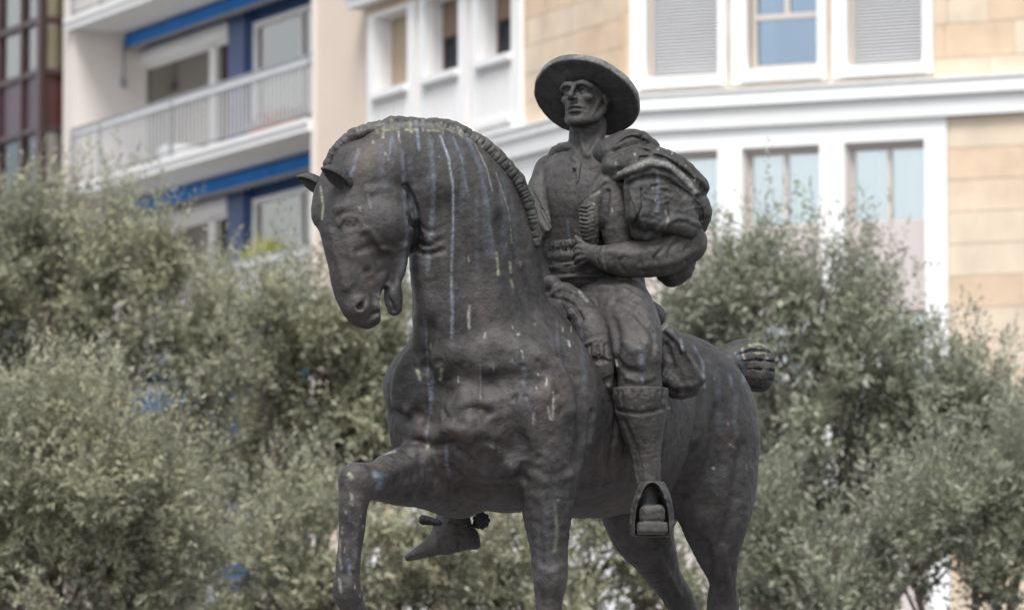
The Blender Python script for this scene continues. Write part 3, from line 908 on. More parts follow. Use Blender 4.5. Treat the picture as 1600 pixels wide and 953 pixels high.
# ------------------------------------------------------------------ olive trees
def leafmat(name, top, under, dry):
    m, nt, b = mat(name)
    at_ = N(nt, 'ShaderNodeAttribute', attribute_name='leaf')
    r = ramp(nt, at_.outputs['Fac'], [(0, tuple(np.array(top) * .6)), (.45, top), (.8, tuple(np.array(top) * 1.5)), (.97, dry)])
    ge = N(nt, 'ShaderNodeNewGeometry')
    c = mixc(nt, ge.outputs['Backfacing'], r.outputs[0], under)
    nt.links.new(c, b.inputs['Base Color'])
    b.inputs['Roughness'].default_value = .5
    tr = N(nt, 'ShaderNodeBsdfTranslucent'); nt.links.new(c, tr.inputs[0])
    mx = N(nt, 'ShaderNodeMixShader'); mx.inputs[0].default_value = .2
    out = nt.nodes['Material Output']
    nt.links.new(b.outputs[0], mx.inputs[1]); nt.links.new(tr.outputs[0], mx.inputs[2]); nt.links.new(mx.outputs[0], out.inputs[0])
    return m
M_OL = leafmat('olive_leaf', (0.215, 0.218, 0.14), (0.36, 0.36, 0.27), (0.27, 0.235, 0.12))
M_OL2 = leafmat('olive_leaf_pale', (0.235, 0.237, 0.155), (0.38, 0.38, 0.285), (0.30, 0.26, 0.14))
M_OL3 = leafmat('olive_leaf_grey', (0.195, 0.205, 0.14), (0.35, 0.36, 0.28), (0.22, 0.21, 0.12))
M_YG = leafmat('yellow_green_leaf', (0.36, 0.38, 0.04), (0.5, 0.5, 0.12), (0.6, 0.5, 0.05))
M_BARK = simple('olive_bark', (0.13, 0.105, 0.085), 0.9, 0.3, 9, 0.6)

def tubes_mesh(paths, nside=7):
    V, q = [], []
    for P, Rr in paths:
        P = np.array(P); base = len(V)
        for i, p in enumerate(P):
            d_ = nrm(P[min(i + 1, len(P) - 1)] - P[max(i - 1, 0)]); u = nrm(np.cross(d_, [.3, .9, .1])); v = np.cross(d_, u)
            for j in range(nside):
                a = 2 * pi * j / nside
                V.append(p + (u * cos(a) + v * sin(a)) * Rr[i] * (1 + .12 * sin(3 * a + i)))
        for i in range(len(P) - 1):
            for j in range(nside):
                a, b = base + i * nside + j, base + i * nside + (j + 1) % nside
                q.append((a, b, b + nside, a + nside))
    return V, q

def leaves(rs, starts, dirs, lens, per, lsz, lw, curve=.35):
    """twigs with pairs of narrow folded leaves; all numpy"""
    n = len(starts)
    k = np.arange(per)
    t = (k + .5) / per
    L_ = lens[:, None] * t[None, :]
    bend = rs.normal(0, curve, (n, 3)); bend[:, 2] += .25 * curve
    d2 = dirs / np.linalg.norm(dirs, axis=1)[:, None]
    pos = starts[:, None, :] + d2[:, None, :] * L_[..., None] + bend[:, None, :] * (L_[..., None] ** 2) / lens[:, None, None]
    tan_ = d2[:, None, :] + 2 * bend[:, None, :] * t[None, :, None]
    tan_ /= np.linalg.norm(tan_, axis=2)[..., None]
    side = rs.normal(0, 1, (n, per, 3)); side -= tan_ * (side * tan_).sum(2)[..., None]; side /= np.linalg.norm(side, axis=2)[..., None]
    ld = tan_ * rs.uniform(.35, .95, (n, per, 1)) + side * rs.uniform(.5, 1.0, (n, per, 1)); ld /= np.linalg.norm(ld, axis=2)[..., None]
    wd = np.cross(ld, tan_ + rs.normal(0, .5, (n, per, 3))); wd /= np.linalg.norm(wd, axis=2)[..., None] + 1e-9
    nn = np.cross(ld, wd)
    sz = lsz * rs.uniform(.65, 1.2, (n, per, 1))
    a = pos; m = pos + ld * sz * .5; tip = pos + ld * sz + nn * sz * .06
    w2 = wd * sz * lw
    V = np.stack([a, m + w2 + nn * sz * .05, tip, m - w2 + nn * sz * .05], 2).reshape(-1, 3)
    q = np.arange(len(V)).reshape(-1, 4)
    return V, q, n * per

def olive(label, px0, Y0, lobes, mt, seed, density=1.0, trunk_r=.16, sprigs=0, group='olive trees around the statue', name='olive_tree', lsz=.072, inner=.3):
    """lobes: (px, py, dY, rx_px, rz_px, ry_m)"""
    rs = np.random.RandomState(seed); rr = random.Random(seed)
    base = np.array([(px0 - 800) / F * Y0, Y0, 0.0])
    root = empty(name, base, label, 'tree' if name == 'olive_tree' else 'plant', group)
    VV, n_tot = [], 0
    cs = []
    for (px, py, dy, rx, rz, ry) in lobes:
        c = at(px, py, Y0 + dy); k = (Y0 + dy) / F
        if name == 'olive_tree': rx, rz = max(24, rx - 14), max(22, rz - 20)
        cs.append((c, rx * k, ry, rz * k))
    paths = []
    cen = np.mean([c[0] for c in cs], 0)
    fork = base + (cen - base) * np.array([.35, .35, 0]) + np.array([0, 0, min(1.5, cen[2] * .45)])
    P = [base, base + (fork - base) * .3 + np.array([.08, .03, 0]), base + (fork - base) * .65 + np.array([-.07, 0, 0]), fork]
    paths.append((catmull(P, 3), np.linspace(trunk_r * 1.35, trunk_r * .8, 10)))
    sub = []
    for (c, rx, ry, rz) in cs:
        mid = fork + (c - fork) * .5 + np.array([rr.uniform(-.15, .15), rr.uniform(-.15, .15), rr.uniform(-.1, .2)])
        paths.append((catmull([fork, mid, c], 4), np.linspace(trunk_r * .4, .018, 9)))
        for _ in range(5):
            a = mid + (c - mid) * rr.uniform(.1, .9); e = c + np.array([rr.gauss(0, .55) * rx, rr.gauss(0, .5) * ry, rr.gauss(.1, .5) * rz])
            sub.append((a, e))
            paths.append((catmull([a, (a + e) / 2 + np.array([rr.uniform(-.1, .1), rr.uniform(-.1, .1), rr.uniform(0, .12)]), e], 3), np.linspace(.016, .005, 7)))
    tv, tq = tubes_mesh(paths)
    mesh_np('trunk', np.array(tv) - base, tq, M_BARK, root)
    for (c, rx, ry, rz) in cs:
        # sub-clumps spread over the lobe give light and dark masses and gaps
        ncl = max(6, int(26 * density * (rx * rz) ** .8 * 2.35))
        d = rs.normal(0, 1, (ncl, 3)); d /= np.linalg.norm(d, axis=1)[:, None]
        rad = rs.uniform(inner, 1.0, (ncl, 1)) ** .6
        cc = c + d * rad * np.array([rx, ry, rz])
        ntw = 26
        st = np.repeat(cc, ntw, 0) + rs.normal(0, .07, (ncl * ntw, 3))
        out = np.repeat(d * np.array([1, 1, 1]), ntw, 0) * .7 + rs.normal(0, .55, (ncl * ntw, 3)) + np.array([0, 0, .55])
        ln = rs.uniform(.13, .30, ncl * ntw)
        V, q, m = leaves(rs, st, out, ln, 15, lsz, .175)
        VV.append(V); n_tot += m
    if sprigs:
        tops = []
        for _ in range(sprigs):
            c, rx, ry, rz = cs[rr.randrange(len(cs))]
            a = rr.uniform(0, 2 * pi); h = rr.uniform(.5, 1); tops.append(c + np.array([cos(a) * rx * sqrt(1 - h * h * .9), sin(a) * ry * .7, rz * h]))
        tops = np.array(tops)
        for rep in range(3):
            V, q, m = leaves(rs, tops + rs.normal(0, .03, tops.shape), np.tile([.05, 0, 1.0], (sprigs, 1)) + rs.normal(0, .28, (sprigs, 3)), rs.uniform(.35, .8, sprigs), 28, lsz, .13, .12)
            VV.append(V); n_tot += m
    V = np.vstack(VV); q = np.arange(len(V)).reshape(-1, 4)
    o = mesh_np('crown', V - base, q, mt, root, smooth=False)
    at_ = o.data.attributes.new('leaf', 'FLOAT', 'FACE')
    cl = vnoise(V[::4], 1.6, seed) * .22 + vnoise(V[::4], 5, seed + 3) * .15
    at_.data.foreach_set('value', np.clip(rs.uniform(0.1, .9, len(q)) * .75 + .12 + cl, 0, 1).astype(np.float32))
    return root

olive('tall olive tree left of the horse, rising to the balconies', 170, 46,
      [(60, 480, .3, 130, 120, .9), (200, 470, 0, 120, 110, .9), (150, 388, .2, 72, 72, .5), (295, 540, 0, 85, 80, .7), (30, 405, .4, 75, 65, .5), (-70, 455, 0, 110, 120, .7), (335, 505, -.2, 45, 42, .4), (235, 425, -.1, 55, 45, .4), (90, 610, .4, 120, 60, .7), (360, 600, .4, 50, 50, .4), (330, 760, .6, 90, 80, .6)], M_OL, 1, .9, .15, 160)
olive('low pale olive bush at bottom left with upright shoots', 120, 37,
      [(40, 780, 0, 130, 130, .7), (180, 800, -.2, 130, 110, .7), (-60, 830, 0, 120, 150, .6), (260, 880, .1, 90, 100, .6), (100, 930, 0, 200, 90, .8), (120, 720, 0, 90, 60, .5)], M_OL2, 2, 1.2, .12, 300, lsz=.062)
olive('olive tree behind the horse muzzle and foreleg, with open lower branches', 470, 43,
      [(455, 500, 0, 85, 62, .7), (560, 500, .2, 90, 90, .7), (400, 560, 0, 85, 80, .6), (500, 600, .2, 110, 90, .7), (620, 620, .3, 90, 100, .6), (420, 690, .2, 70, 50, .5), (530, 720, .3, 90, 50, .6), (700, 560, .3, 80, 90, .5), (400, 770, .3, 80, 70, .5), (500, 790, .3, 80, 60, .5), (585, 650, 0, 70, 80, .5), (620, 740, .2, 70, 70, .5)], M_OL, 3, .95, .14, 120)
olive('low olive tree filling the space under the horse belly', 620, 39,
      [(480, 860, 0, 100, 75, .6), (600, 880, 0, 90, 80, .6), (720, 900, 0, 110, 70, .6), (860, 880, .1, 100, 75, .6), (960, 870, .1, 80, 75, .5), (400, 930, 0, 120, 70, .6), (1030, 930, .2, 90, 60, .5), (600, 960, 0, 160, 50, .7), (850, 960, 0, 160, 50, .7)], M_OL2, 4, .95, .12, 120)
olive('broad grey green olive tree right of the rider', 1250, 42,
      [(1180, 475, 0, 90, 85, .7), (1095, 520, .2, 80, 85, .6), (1275, 500, 0, 80, 75, .7), (1365, 515, 0, 75, 75, .6), (1220, 600, -.3, 120, 80, .8), (1350, 620, -.1, 110, 90, .8), (1450, 680, 0, 90, 75, .6), (1540, 680, .1, 60, 60, .4), (1490, 640, .1, 50, 50, .4), (1250, 700, -.3, 110, 60, .7), (1400, 735, 0, 120, 60, .6), (1060, 580, .4, 80, 90, .5), (1160, 735, .2, 70, 60, .5), (1560, 760, 0, 60, 50, .4), (1190, 830, .3, 60, 70, .5), (1450, 790, .2, 90, 60, .5), (1285, 830, .3, 75, 65, .4), (1120, 800, .4, 60, 70, .4)], M_OL3, 5, 1.0, .15, 280)
olive('olive tree at the lower right edge with drooping crown', 1530, 38,
      [(1520, 830, 0, 110, 80, .6), (1420, 870, 0, 90, 70, .6), (1600, 790, 0, 70, 110, .5), (1580, 910, 0, 110, 70, .6), (1320, 930, .1, 90, 40, .5), (1200, 860, .5, 50, 60, .4), (1230, 940, .5, 80, 40, .4)], M_OL3, 6, 1.0, .13, 140)
olive('yellow green shrub on the lower balcony', 430, 83,
      [(408, 410, 0, 22, 15, .3), (436, 402, 0, 17, 14, .3), (420, 425, 0, 26, 18, .3)], M_YG, 7, 2.2, .03, 0, None, 'balcony_shrub', .05)

# ================================================================== THE STATUE
statue = empty('equestrian_statue', BASE, 'dark bronze rider in a wide flat hat on a horse with one raised foreleg', 'statue')

ped = empty('stone_pedestal', (BASE[0], BASE[1], 0), 'grey granite pedestal block under the horse statue', 'pedestal')
def slab(name, hx_, hy_, z0, z1, parent):
    a = np.array([-.53, -.848]); l = np.array([.848, -.53]); V = []
    for z in (z0, z1):
        for (u, v) in ((-1, -1), (1, -1), (1, 1), (-1, 1)):
            w_ = a * u * hx_ + l * v * hy_ ; V.append((w_[0] + .03, w_[1] + .05, z))
    o = mesh_np(name, V, [(0, 1, 2, 3), (4, 7, 6, 5), (0, 4, 5, 1), (1, 5, 6, 2), (2, 6, 7, 3), (3, 7, 4, 0)], M_GRAN, parent, smooth=False)
    bv = o.modifiers.new('edge', 'BEVEL'); bv.width = .012; bv.segments = 2
slab('base_step', 1.75, 1.0, 0, .25, ped); slab('block', 1.5, .78, .25, 1.42, ped); slab('cap_stone', 1.58, .86, 1.42, 1.588, ped)
# bird droppings, lime runs and a paler cloak edge (b = bluish run, r = white, g = yellow green)
B_, G_, R_ = 2, 1, 0
STAINS += [
 (B_, 2.6, 1.0, [(688, 212), (700, 245), (708, 290), (708, 350), (705, 430), (707, 490), (706, 528)]),
 (R_, 1.4, .45, [(690, 216), (702, 250), (708, 300), (707, 360)]),
 (B_, 5, .45, [(672, 215), (678, 280), (676, 330), (668, 420)]),
 (B_, 4, .4, [(628, 235), (632, 300), (636, 360), (628, 430)]),
 (B_, 3, .7, [(650, 190), (653, 215), (655, 235)]),
 (B_, 4, .5, [(560, 235), (553, 262), (548, 275)]),
 (B_, 3, .6, [(575, 305), (579, 325)]),
 (B_, 6, .35, [(730, 215), (750, 260), (762, 330), (770, 400)]),
 (R_, 1.8, .4, [(742, 225), (760, 262), (770, 300)]),
 (R_, 1.5, .35, [(775, 270), (795, 330), (800, 380)]),
 (B_, 2, .6, [(664, 500), (668, 560), (672, 640), (666, 685)]),
 (B_, 3, .55, [(676, 590), (674, 640)]),
 (B_, 4, .7, [(697, 695), (698, 725), (703, 745)]),
 (R_, 3, .9, [(734, 478), (732, 490), (733, 512)]), (R_, 1.2, .3, [(749, 560), (752, 640)]),
 (R_, 2.2, .8, [(865, 612), (864, 640), (863, 655)]), (R_, 2.2, .7, [(856, 636), (860, 655)]), (R_, 2, .6, [(834, 645), (834, 662)]),
 (G_, 3, .9, [(776, 395), (779, 430)]), (G_, 3, .9, [(797, 410), (798, 425)]), (G_, 3, .9, [(799, 438), (801, 448)]),
 (G_, 3.5, .9, [(652, 578), (656, 592)]), (G_, 4, .9, [(690, 578), (688, 592)]), (G_, 3.5, .9, [(670, 690), (668, 700)]),
 (G_, 2.5, .9, [(502, 300), (505, 322), (503, 342)]), (R_, 2, .8, [(501, 292), (502, 300)]),
 (G_, 3, .6, [(562, 325), (563, 330)]), (G_, 2, .8, [(732, 402), (733, 408)]),
 (G_, 3, .5, [(600, 204), (622, 201)]), (G_, 2.5, .7, [(634, 203), (652, 203)]), (G_, 2.5, .6, [(668, 204), (686, 205)]), (G_, 3, .7, [(640, 188), (643, 206)]),
 (G_, 3, .45, [(585, 196), (590, 208)]), (G_, 3, .5, [(612, 188), (612, 202)]), (R_, 2.5, .5, [(660, 188), (661, 204)]), (R_, 2.5, .4, [(690, 192), (692, 208)]), (G_, 3, .4, [(715, 200), (722, 214)]), (R_, 3, .35, [(745, 214), (752, 228)]),
 (R_, 2, .45, [(622, 205), (625, 222)]), (B_, 2.5, .5, [(612, 215), (607, 250)]), (B_, 2.5, .5, [(708, 214), (722, 250), (730, 300)]), (R_, 6, .28, [(560, 205), (600, 196), (650, 194), (700, 200), (740, 218)]), (R_, 3, .6, [(716, 200), (725, 210)]),
 (G_, 3, .6, [(600, 196), (598, 215)]), (R_, 3, .7, [(583, 222)]), (R_, 3, .6, [(602, 240)]),
 (B_, 8, .8, [(585, 742), (600, 745), (592, 760)]), (G_, 5, .9, [(546, 741), (550, 746)]), (R_, 3, .5, [(600, 708), (618, 705)]),
 (G_, 3.2, .9, [(549, 772), (549, 780)]), (R_, 3, .9, [(540, 800)]), (R_, 2.5, .8, [(535, 824)]), (G_, 3, .5, [(531, 843), (531, 880)]),
 (B_, 4, .7, [(545, 875), (546, 895)]), (R_, 3, .8, [(533, 886)]), (R_, 3, .6, [(530, 905), (533, 925)]),
 (B_, 3, .5, [(887, 345), (889, 375), (888, 392)]), (R_, 2, .4, [(850, 390), (870, 384), (895, 382)]),
 (R_, 3, .8, [(810, 522)]), (R_, 2.6, .8, [(815, 548)]), (R_, 2.6, .7, [(841, 585)]), (R_, 2.4, .8, [(853, 600)]), (R_, 2.4, .7, [(800, 563)]),
 (R_, 2.5, .6, [(758, 520), (757, 528)]), (G_, 2.5, .7, [(836, 506)]), (R_, 2.5, .7, [(888, 533), (890, 540)]),
 (G_, 4, .4, [(868, 790), (870, 830), (866, 860)]), (R_, 3.5, .5, [(872, 781)]),
 (R_, 2.2, .9, [(963, 563), (964, 572)]), (B_, 3, .6, [(1003, 590), (1005, 602)]), (B_, 8, .35, [(1000, 545), (1004, 575)]),
 (R_, 3, .8, [(1115, 731)]), (R_, 2.2, .6, [(1138, 662)]), (R_, 2.2, .5, [(1140, 694), (1150, 700)]), (R_, 3, .6, [(1045, 637)]),
 (B_, 3, .6, [(1083, 540), (1098, 565), (1101, 605)]), (B_, 3, .6, [(1064, 530), (1068, 552)]), (B_, 4, .5, [(1140, 585), (1144, 600)]),
 (G_, 4, .9, [(1172, 540), (1188, 536), (1198, 541)]), (G_, 3, .8, [(1180, 552), (1196, 550), (1199, 560)]), (R_, 3, .7, [(1160, 545), (1163, 560)]), (B_, 4, .6, [(1150, 552), (1163, 575), (1162, 595)]), (R_, 4, .5, [(1185, 545)]), (R_, 2.5, .7, [(992, 241)]), (R_, 2.2, .6, [(1028, 233)]), (B_, 4, .4, [(1028, 270), (1027, 330)]), (R_, 3, .35, [(1040, 330), (1044, 345), (1038, 360)]),
 (R_, 6, .6, [(950, 277), (990, 262), (1015, 252), (1045, 258), (1072, 280), (1086, 300)]), (R_, 2, .8, [(928, 319)]),  # first run makes the cloak's upper fold edge paler
 (R_, 3, .5, [(936, 300), (912, 313)]), (R_, 3, .6, [(905, 455), (910, 462), (918, 470)]),
]

_rs = random.Random(77)
for _ in range(46):
    x, y = _rs.choice([(_rs.uniform(650, 900), _rs.uniform(500, 680)), (_rs.uniform(660, 840), _rs.uniform(230, 520)), (_rs.uniform(1080, 1175), _rs.uniform(560, 800)), (_rs.uniform(530, 570), _rs.uniform(750, 930)), (_rs.uniform(950, 1090), _rs.uniform(215, 330))])
    STAINS.append((_rs.choice([R_, R_, G_]), _rs.uniform(1.2, 2.2), _rs.uniform(.3, .7), [(x, y), (x + _rs.uniform(-1, 1), y + _rs.uniform(1, 9))]))
for x, y, l in [(668, 225, 60), (720, 220, 110), (755, 245, 150), (785, 280, 120), (612, 210, 50), (640, 250, 90), (596, 230, 60), (800, 320, 90), (870, 500, 70), (905, 520, 90), (1120, 580, 90), (1150, 620, 80), (820, 560, 80), (745, 300, 120)]:
    STAINS.append((B_, _rs.uniform(3, 7), _rs.uniform(.14, .28), [(x, y), (x + _rs.uniform(-3, 9), y + l * .5), (x + _rs.uniform(0, 12), y + l)]))
FW = np.array([-.53, -.848, 0.]); LT = np.array([.848, -.53, 0.]); UP = np.array([0, 0, 1.])
def B(a, l, py):
    return 900 - .53 * a + .848 * l, py, .848 * a + .53 * l
def b3(a, l, py): return Q(*B(a, l, py))
AXB = (FW, LT, UP)

# ---- horse
H = Field.px(455, 1215, 190, 1165, -500, 425, 0.0064)
s = S
# trunk
H.ell(b3(-20, 0, 646), (300 * s, 146 * s, 164 * s), AXB, k=.03)
H.ell(b3(195, 0, 640), (135 * s, 148 * s, 158 * s), AXB, k=.05)
H.ell(b3(-272, 0, 664), (150 * s, 138 * s, 150 * s), AXB, k=.08)
H.ell(b3(60, 0, 540), (150 * s, 70 * s, 70 * s), AXB, k=.10)          # withers
# neck
def neckpt(px, py, w): return Q(px, py, w)
NP = [(800, 620, 150), (757, 520, 200), (746, 440, 222), (735, 362, 245), (700, 298, 270), (640, 262, 292), (580, 280, 315)]
NF = [(-.53, .848), (-.60, .80), (-.72, .69), (-.82, .57), (-.88, .48), (-.92, .39), (-.95, .31)]
NL = [(a[1], -(-a[0]), 0) for a in NF]
NLAT = [np.array([f[1], f[0], 0.]) for f in NF]      # lateral = horse's left: right in the picture, towards the viewer
H.tube([neckpt(*p) for p in NP], np.array([128, 128, 118, 112, 95, 72, 60]) * s, np.array([104, 92, 78, 66, 58, 50, 46]) * s, NLAT, n=4, k=.05)
H.ell(b3(255, 0, 600), (82 * s, 120 * s, 98 * s), AXB, k=.07)
H.ell(Q(690, 590, 215), (70 * s, 70 * s, 75 * s), AXB, k=.06)
H.ell(Q(668, 650, 200), (55 * s, 55 * s, 60 * s), AXB, k=.06)
# breast, points of shoulder, shoulders
H.ell(Q(672, 606, 182), (68 * s, 75 * s, 66 * s), AXB, k=.05)
H.ell(Q(760, 650, 235), (88 * s, 78 * s, 92 * s), AXB, k=.05)
H.ell(Q(700, 700, 215), (60 * s, 66 * s, 62 * s), AXB, k=.05)
H.ell(Q(846, 650, 218), (92 * s, 62 * s, 118 * s), AXB, k=.05)
H.ell(Q(810, 560, 190), (95 * s, 60 * s, 90 * s), AXB, k=.06)
H.ell(Q(655, 668, 175), (45 * s, 48 * s, 60 * s), AXB, k=.04)
# haunches
H.ell(Q(1116, 715, -215), (92 * s, 64 * s, 155 * s), AXB, k=.05)
H.ell(Q(1010, 715, -290), (92 * s, 64 * s, 140 * s), AXB, k=.05)
# near foreleg
H.tube([Q(866, 690, 222), Q(857, 738, 238), Q(856, 800, 240), Q(858, 860, 242), Q(859, 905, 245), Q(858, 945, 243), Q(857, 1040, 240), Q(856, 1078, 240), Q(848, 1105, 255)],
       np.array([62, 52, 41, 31, 28, 21, 18, 22, 20]) * s, np.array([50, 43, 36, 27, 26, 20, 17, 21, 20]) * s, LT, n=4, k=.035)
H.tube([Q(846, 1110, 258), Q(838, 1147, 270)], np.array([25, 38]) * s, n=1, k=.01)
H.dab(859, 905, (20, 16, 10), 3, 6)
# raised foreleg
RL = [(716, 745, 150, 64, 56), (665, 742, 215, 52, 46), (622, 746, 270, 42, 38), (590, 751, 318, 30, 29), (562, 757, 358, 28, 27), (552, 788, 368, 23, 22),
      (550, 825, 366, 19.5, 19), (545, 870, 364, 18, 18), (543, 900, 362, 19, 19), (543, 925, 358, 22, 21), (556, 960, 335, 18, 19), (572, 985, 312, 19, 20)]
H.tube([Q(*r[:3]) for r in RL], np.array([r[3] for r in RL]) * s, np.array([r[4] for r in RL]) * s, LT, n=4, k=.03)
H.tube([Q(574, 990, 308), Q(596, 1018, 285)], np.array([23, 33]) * s, n=1, k=.01)
H.ell(Q(557, 748, 366), (27 * s, 26 * s, 25 * s), k=.02)
# near hind leg
H.tube([Q(1112, 750, -200), Q(1118, 810, -205), Q(1121, 860, -215), Q(1129, 905, -235), Q(1129, 950, -262), Q(1127, 1000, -258), Q(1122, 1070, -245), Q(1118, 1098, -238), Q(1108, 1120, -220)],
       np.array([78, 56, 38, 24, 29, 23, 19, 23, 21]) * s, np.array([60, 50, 36, 22, 25, 20, 18, 22, 20]) * s, LT, n=4, k=.035)
H.tube([Q(1106, 1122, -216), Q(1098, 1147, -205)], np.array([26, 36]) * s, n=1, k=.01)
# far hind leg
H.tube([Q(985, 760, -255), Q(1000, 820, -262), Q(1020, 862, -290), Q(1042, 905, -330), Q(1068, 950, -370), Q(1072, 1000, -368), Q(1074, 1070, -355), Q(1070, 1098, -345), Q(1062, 1120, -330)],
       np.array([72, 58, 42, 29, 26, 21, 18, 22, 20]) * s, np.array([60, 50, 36, 24, 22, 19, 17, 21, 20]) * s, LT, n=4, k=.035)
H.tube([Q(1060, 1122, -325), Q(1052, 1147, -312)], np.array([26, 36]) * s, n=1, k=.01)
# head
HL = np.array([.27, -.96, 0.]); HF = np.array([-.96, -.27, 0.])
HP = [(572, 290, 315, 54, 46), (569, 335, 322, 70, 46), (570, 372, 328, 66, 40), (568, 405, 332, 56, 33), (563, 435, 336, 46, 28), (560, 460, 338, 35, 25), (564, 482, 340, 27, 23), (573, 497, 340, 17, 17)]
H.tube([Q(*r[:3]) for r in HP], np.array([r[3] for r in HP]) * s, np.array([r[4] for r in HP]) * s, HL, n=4, k=.02)
H.ell(Q(603, 350, 338), (44 * s, 44 * s, 48 * s), (HF, HL, UP), k=.03)               # cheek
H.tube([Q(618, 385, 335), Q(622, 420, 335), Q(616, 446, 335)], np.array([22, 12, 7.5]) * s, np.array([26, 20, 17]) * s, HL, n=3, k=.02)
H.tube([Q(617, 446, 335), Q(612, 462, 336), Q(616, 481, 337)], np.array([8, 16.5, 12.5]) * s, np.array([19, 20, 14]) * s, HL, n=3, k=.008)
H.stroke([(604, 462), (612, 474), (616, 486)], 3, 3, mode='sub', k=3)
H.tube([Q(590, 470, 340), Q(594, 487, 340), Q(588, 497, 340)], np.array([8, 8, 8]) * s, np.array([16, 15, 12]) * s, HL, n=2, k=.02)
H.ell(Q(524, 335, 330), (14 * s, 34 * s, 34 * s), (HF, HL, UP), k=.03)               # forehead
H.tube([Q(606, 504, 345), Q(599, 474, 345), Q(603, 452, 345)], np.array([9, 7, 4]) * s, np.array([40, 40, 40]) * s, HL, n=2, k=.006, mode='sub')
# forelock and poll
H.ell(Q(552, 258, 312), (36 * s, 28 * s, 34 * s), k=.03)
H.tube([Q(520, 280, 318), Q(504, 305, 322), Q(497, 338, 330), Q(503, 356, 332)], np.array([20, 14, 10, 5]) * s, np.array([24, 20, 16, 8]) * s, HL, n=3, k=.015)
# mane base swelling
# carved detail
for p, r, d in [([(640, 336), (652, 362), (652, 384), (640, 392)], 6, 5), ([(652, 392), (664, 398), (690, 392)], 4, 3), ([(646, 376), (668, 384), (690, 376)], 3, 2.5), ([(632, 290), (645, 312), (652, 345), (650, 388)], 4, 6),
                ([(655, 352), (670, 362), (690, 358)], 3, 2), ([(637, 310), (645, 330), (643, 352)], 5, 4)]:
    H.stroke(p, r, d, mode='sub', k=4)
H.stroke([(575, 300), (600, 296), (628, 306)], 6, 3, k=8)
H.stroke([(560, 392), (590, 384), (622, 390)], 4, 2, mode='sub', k=5)
H.stroke([(545, 380), (551, 410), (553, 440)], 4, 2.5, k=6)
H.stroke([(520, 365), (531, 410), (541, 450)], 5, 2.5, k=7)
H.stroke([(572, 360), (600, 388), (632, 384)], 5, 3.5, k=8)
H.stroke([(575, 425), (583, 450), (586, 468)], 5, 2.5, mode='sub', k=6)
H.stroke([(573, 368), (588, 398), (596, 425)], 5, 3, mode='sub', k=8)
# eye
H.dab(547, 348, (19, 12, 14), 4, 8, mode='sub')
H.dab(548, 348, (10.5, 8, 12), 8.5, 2.5)
H.dab(547, 349, (4.5, 4.5, 5), 2.5, 1, mode='sub')
H.stroke([(531, 351), (536, 342), (548, 338), (560, 342), (565, 351)], 3.4, 4.2, k=3.5)
H.stroke([(527, 340), (534, 330), (548, 325), (562, 330)], 2.5, 2.5, mode='sub', k=3)
H.stroke([(535, 354), (543, 359), (553, 359), (560, 354)], 2.6, 1.4, k=3)
H.stroke([(528, 328), (545, 323), (562, 329)], 6, 3, k=8)
# nostril, lips
H.dab(563, 479, (14, 13, 12), 5, 8)
H.dab(562, 480, (7, 6, 10), 8, 3, mode='sub')
H.stroke([(561, 480), (567, 474), (571, 467)], 3, 3, mode='sub', k=3)
H.stroke([(553, 468), (562, 465), (572, 470)], 3, 2, k=3)
H.stroke([(590, 488), (582, 492), (575, 500)], 2.5, 2.5, mode='sub', k=2)
# breast folds
H.stroke([(668, 508), (664, 540), (668, 572)], 12, 8, mode='sub', k=14)
H.stroke([(668, 572), (684, 570), (700, 556)], 8, 6, mode='sub', k=12)
H.stroke([(672, 600), (676, 640), (664, 680)], 10, 6, mode='sub', k=16)
H.stroke([(652, 680), (672, 692), (700, 690), (712, 676)], [5, 8, 8, 4], 7, mode='sub', k=9)
H.stroke([(655, 676), (685, 682), (715, 668)], 10, 5, k=10)
H.stroke([(700, 670), (735, 668), (770, 690)], 10, 6, k=14)
H.stroke([(745, 640), (770, 655), (790, 690)], 12, 6, mode='sub', k=18)
H.stroke([(722, 715), (750, 735), (790, 735), (815, 718)], 14, 6, k=14)
H.stroke([(735, 745), (770, 752), (800, 748)], 5, 4, mode='sub', k=7)
H.stroke([(715, 650), (735, 640), (765, 645)], 6, 3, mode='sub', k=8)
H.stroke([(690, 560), (715, 548), (745, 556), (765, 580)], 10, 4, k=12)
H.stroke([(740, 700), (765, 690), (795, 700), (812, 712)], 5, 3, mode='sub', k=7)
H.stroke([(815, 690), (822, 715), (818, 745)], 9, 8, mode='sub', k=12)
H.stroke([(640, 705), (662, 718), (680, 745)], 8, 6, mode='sub', k=10)
H.stroke([(700, 745), (740, 768), (800, 772)], 12, 5, mode='sub', k=16)
H.stroke([(612, 640), (630, 652), (650, 650)], 8, 5, mode='sub', k=12)
H.stroke([(690, 610), (740, 600), (790, 610)], 16, 5, mode='sub', k=22)
H.stroke([(700, 560), (760, 540), (820, 555)], 20, 5, k=24)
H.stroke([(886, 560), (906, 600), (914, 660), (905, 720)], 10, 6, mode='sub', k=18)
H.stroke([(850, 610), (862, 660), (858, 720)], 14, 4, k=20)
H.stroke([(830, 740), (858, 752), (890, 742)], 6, 2.5, k=8)
H.stroke([(838, 792), (842, 840), (846, 880)], 5, 2.5, mode='sub', k=8)
H.stroke([(846, 886), (860, 896), (876, 886)], 5, 2.5, k=6)
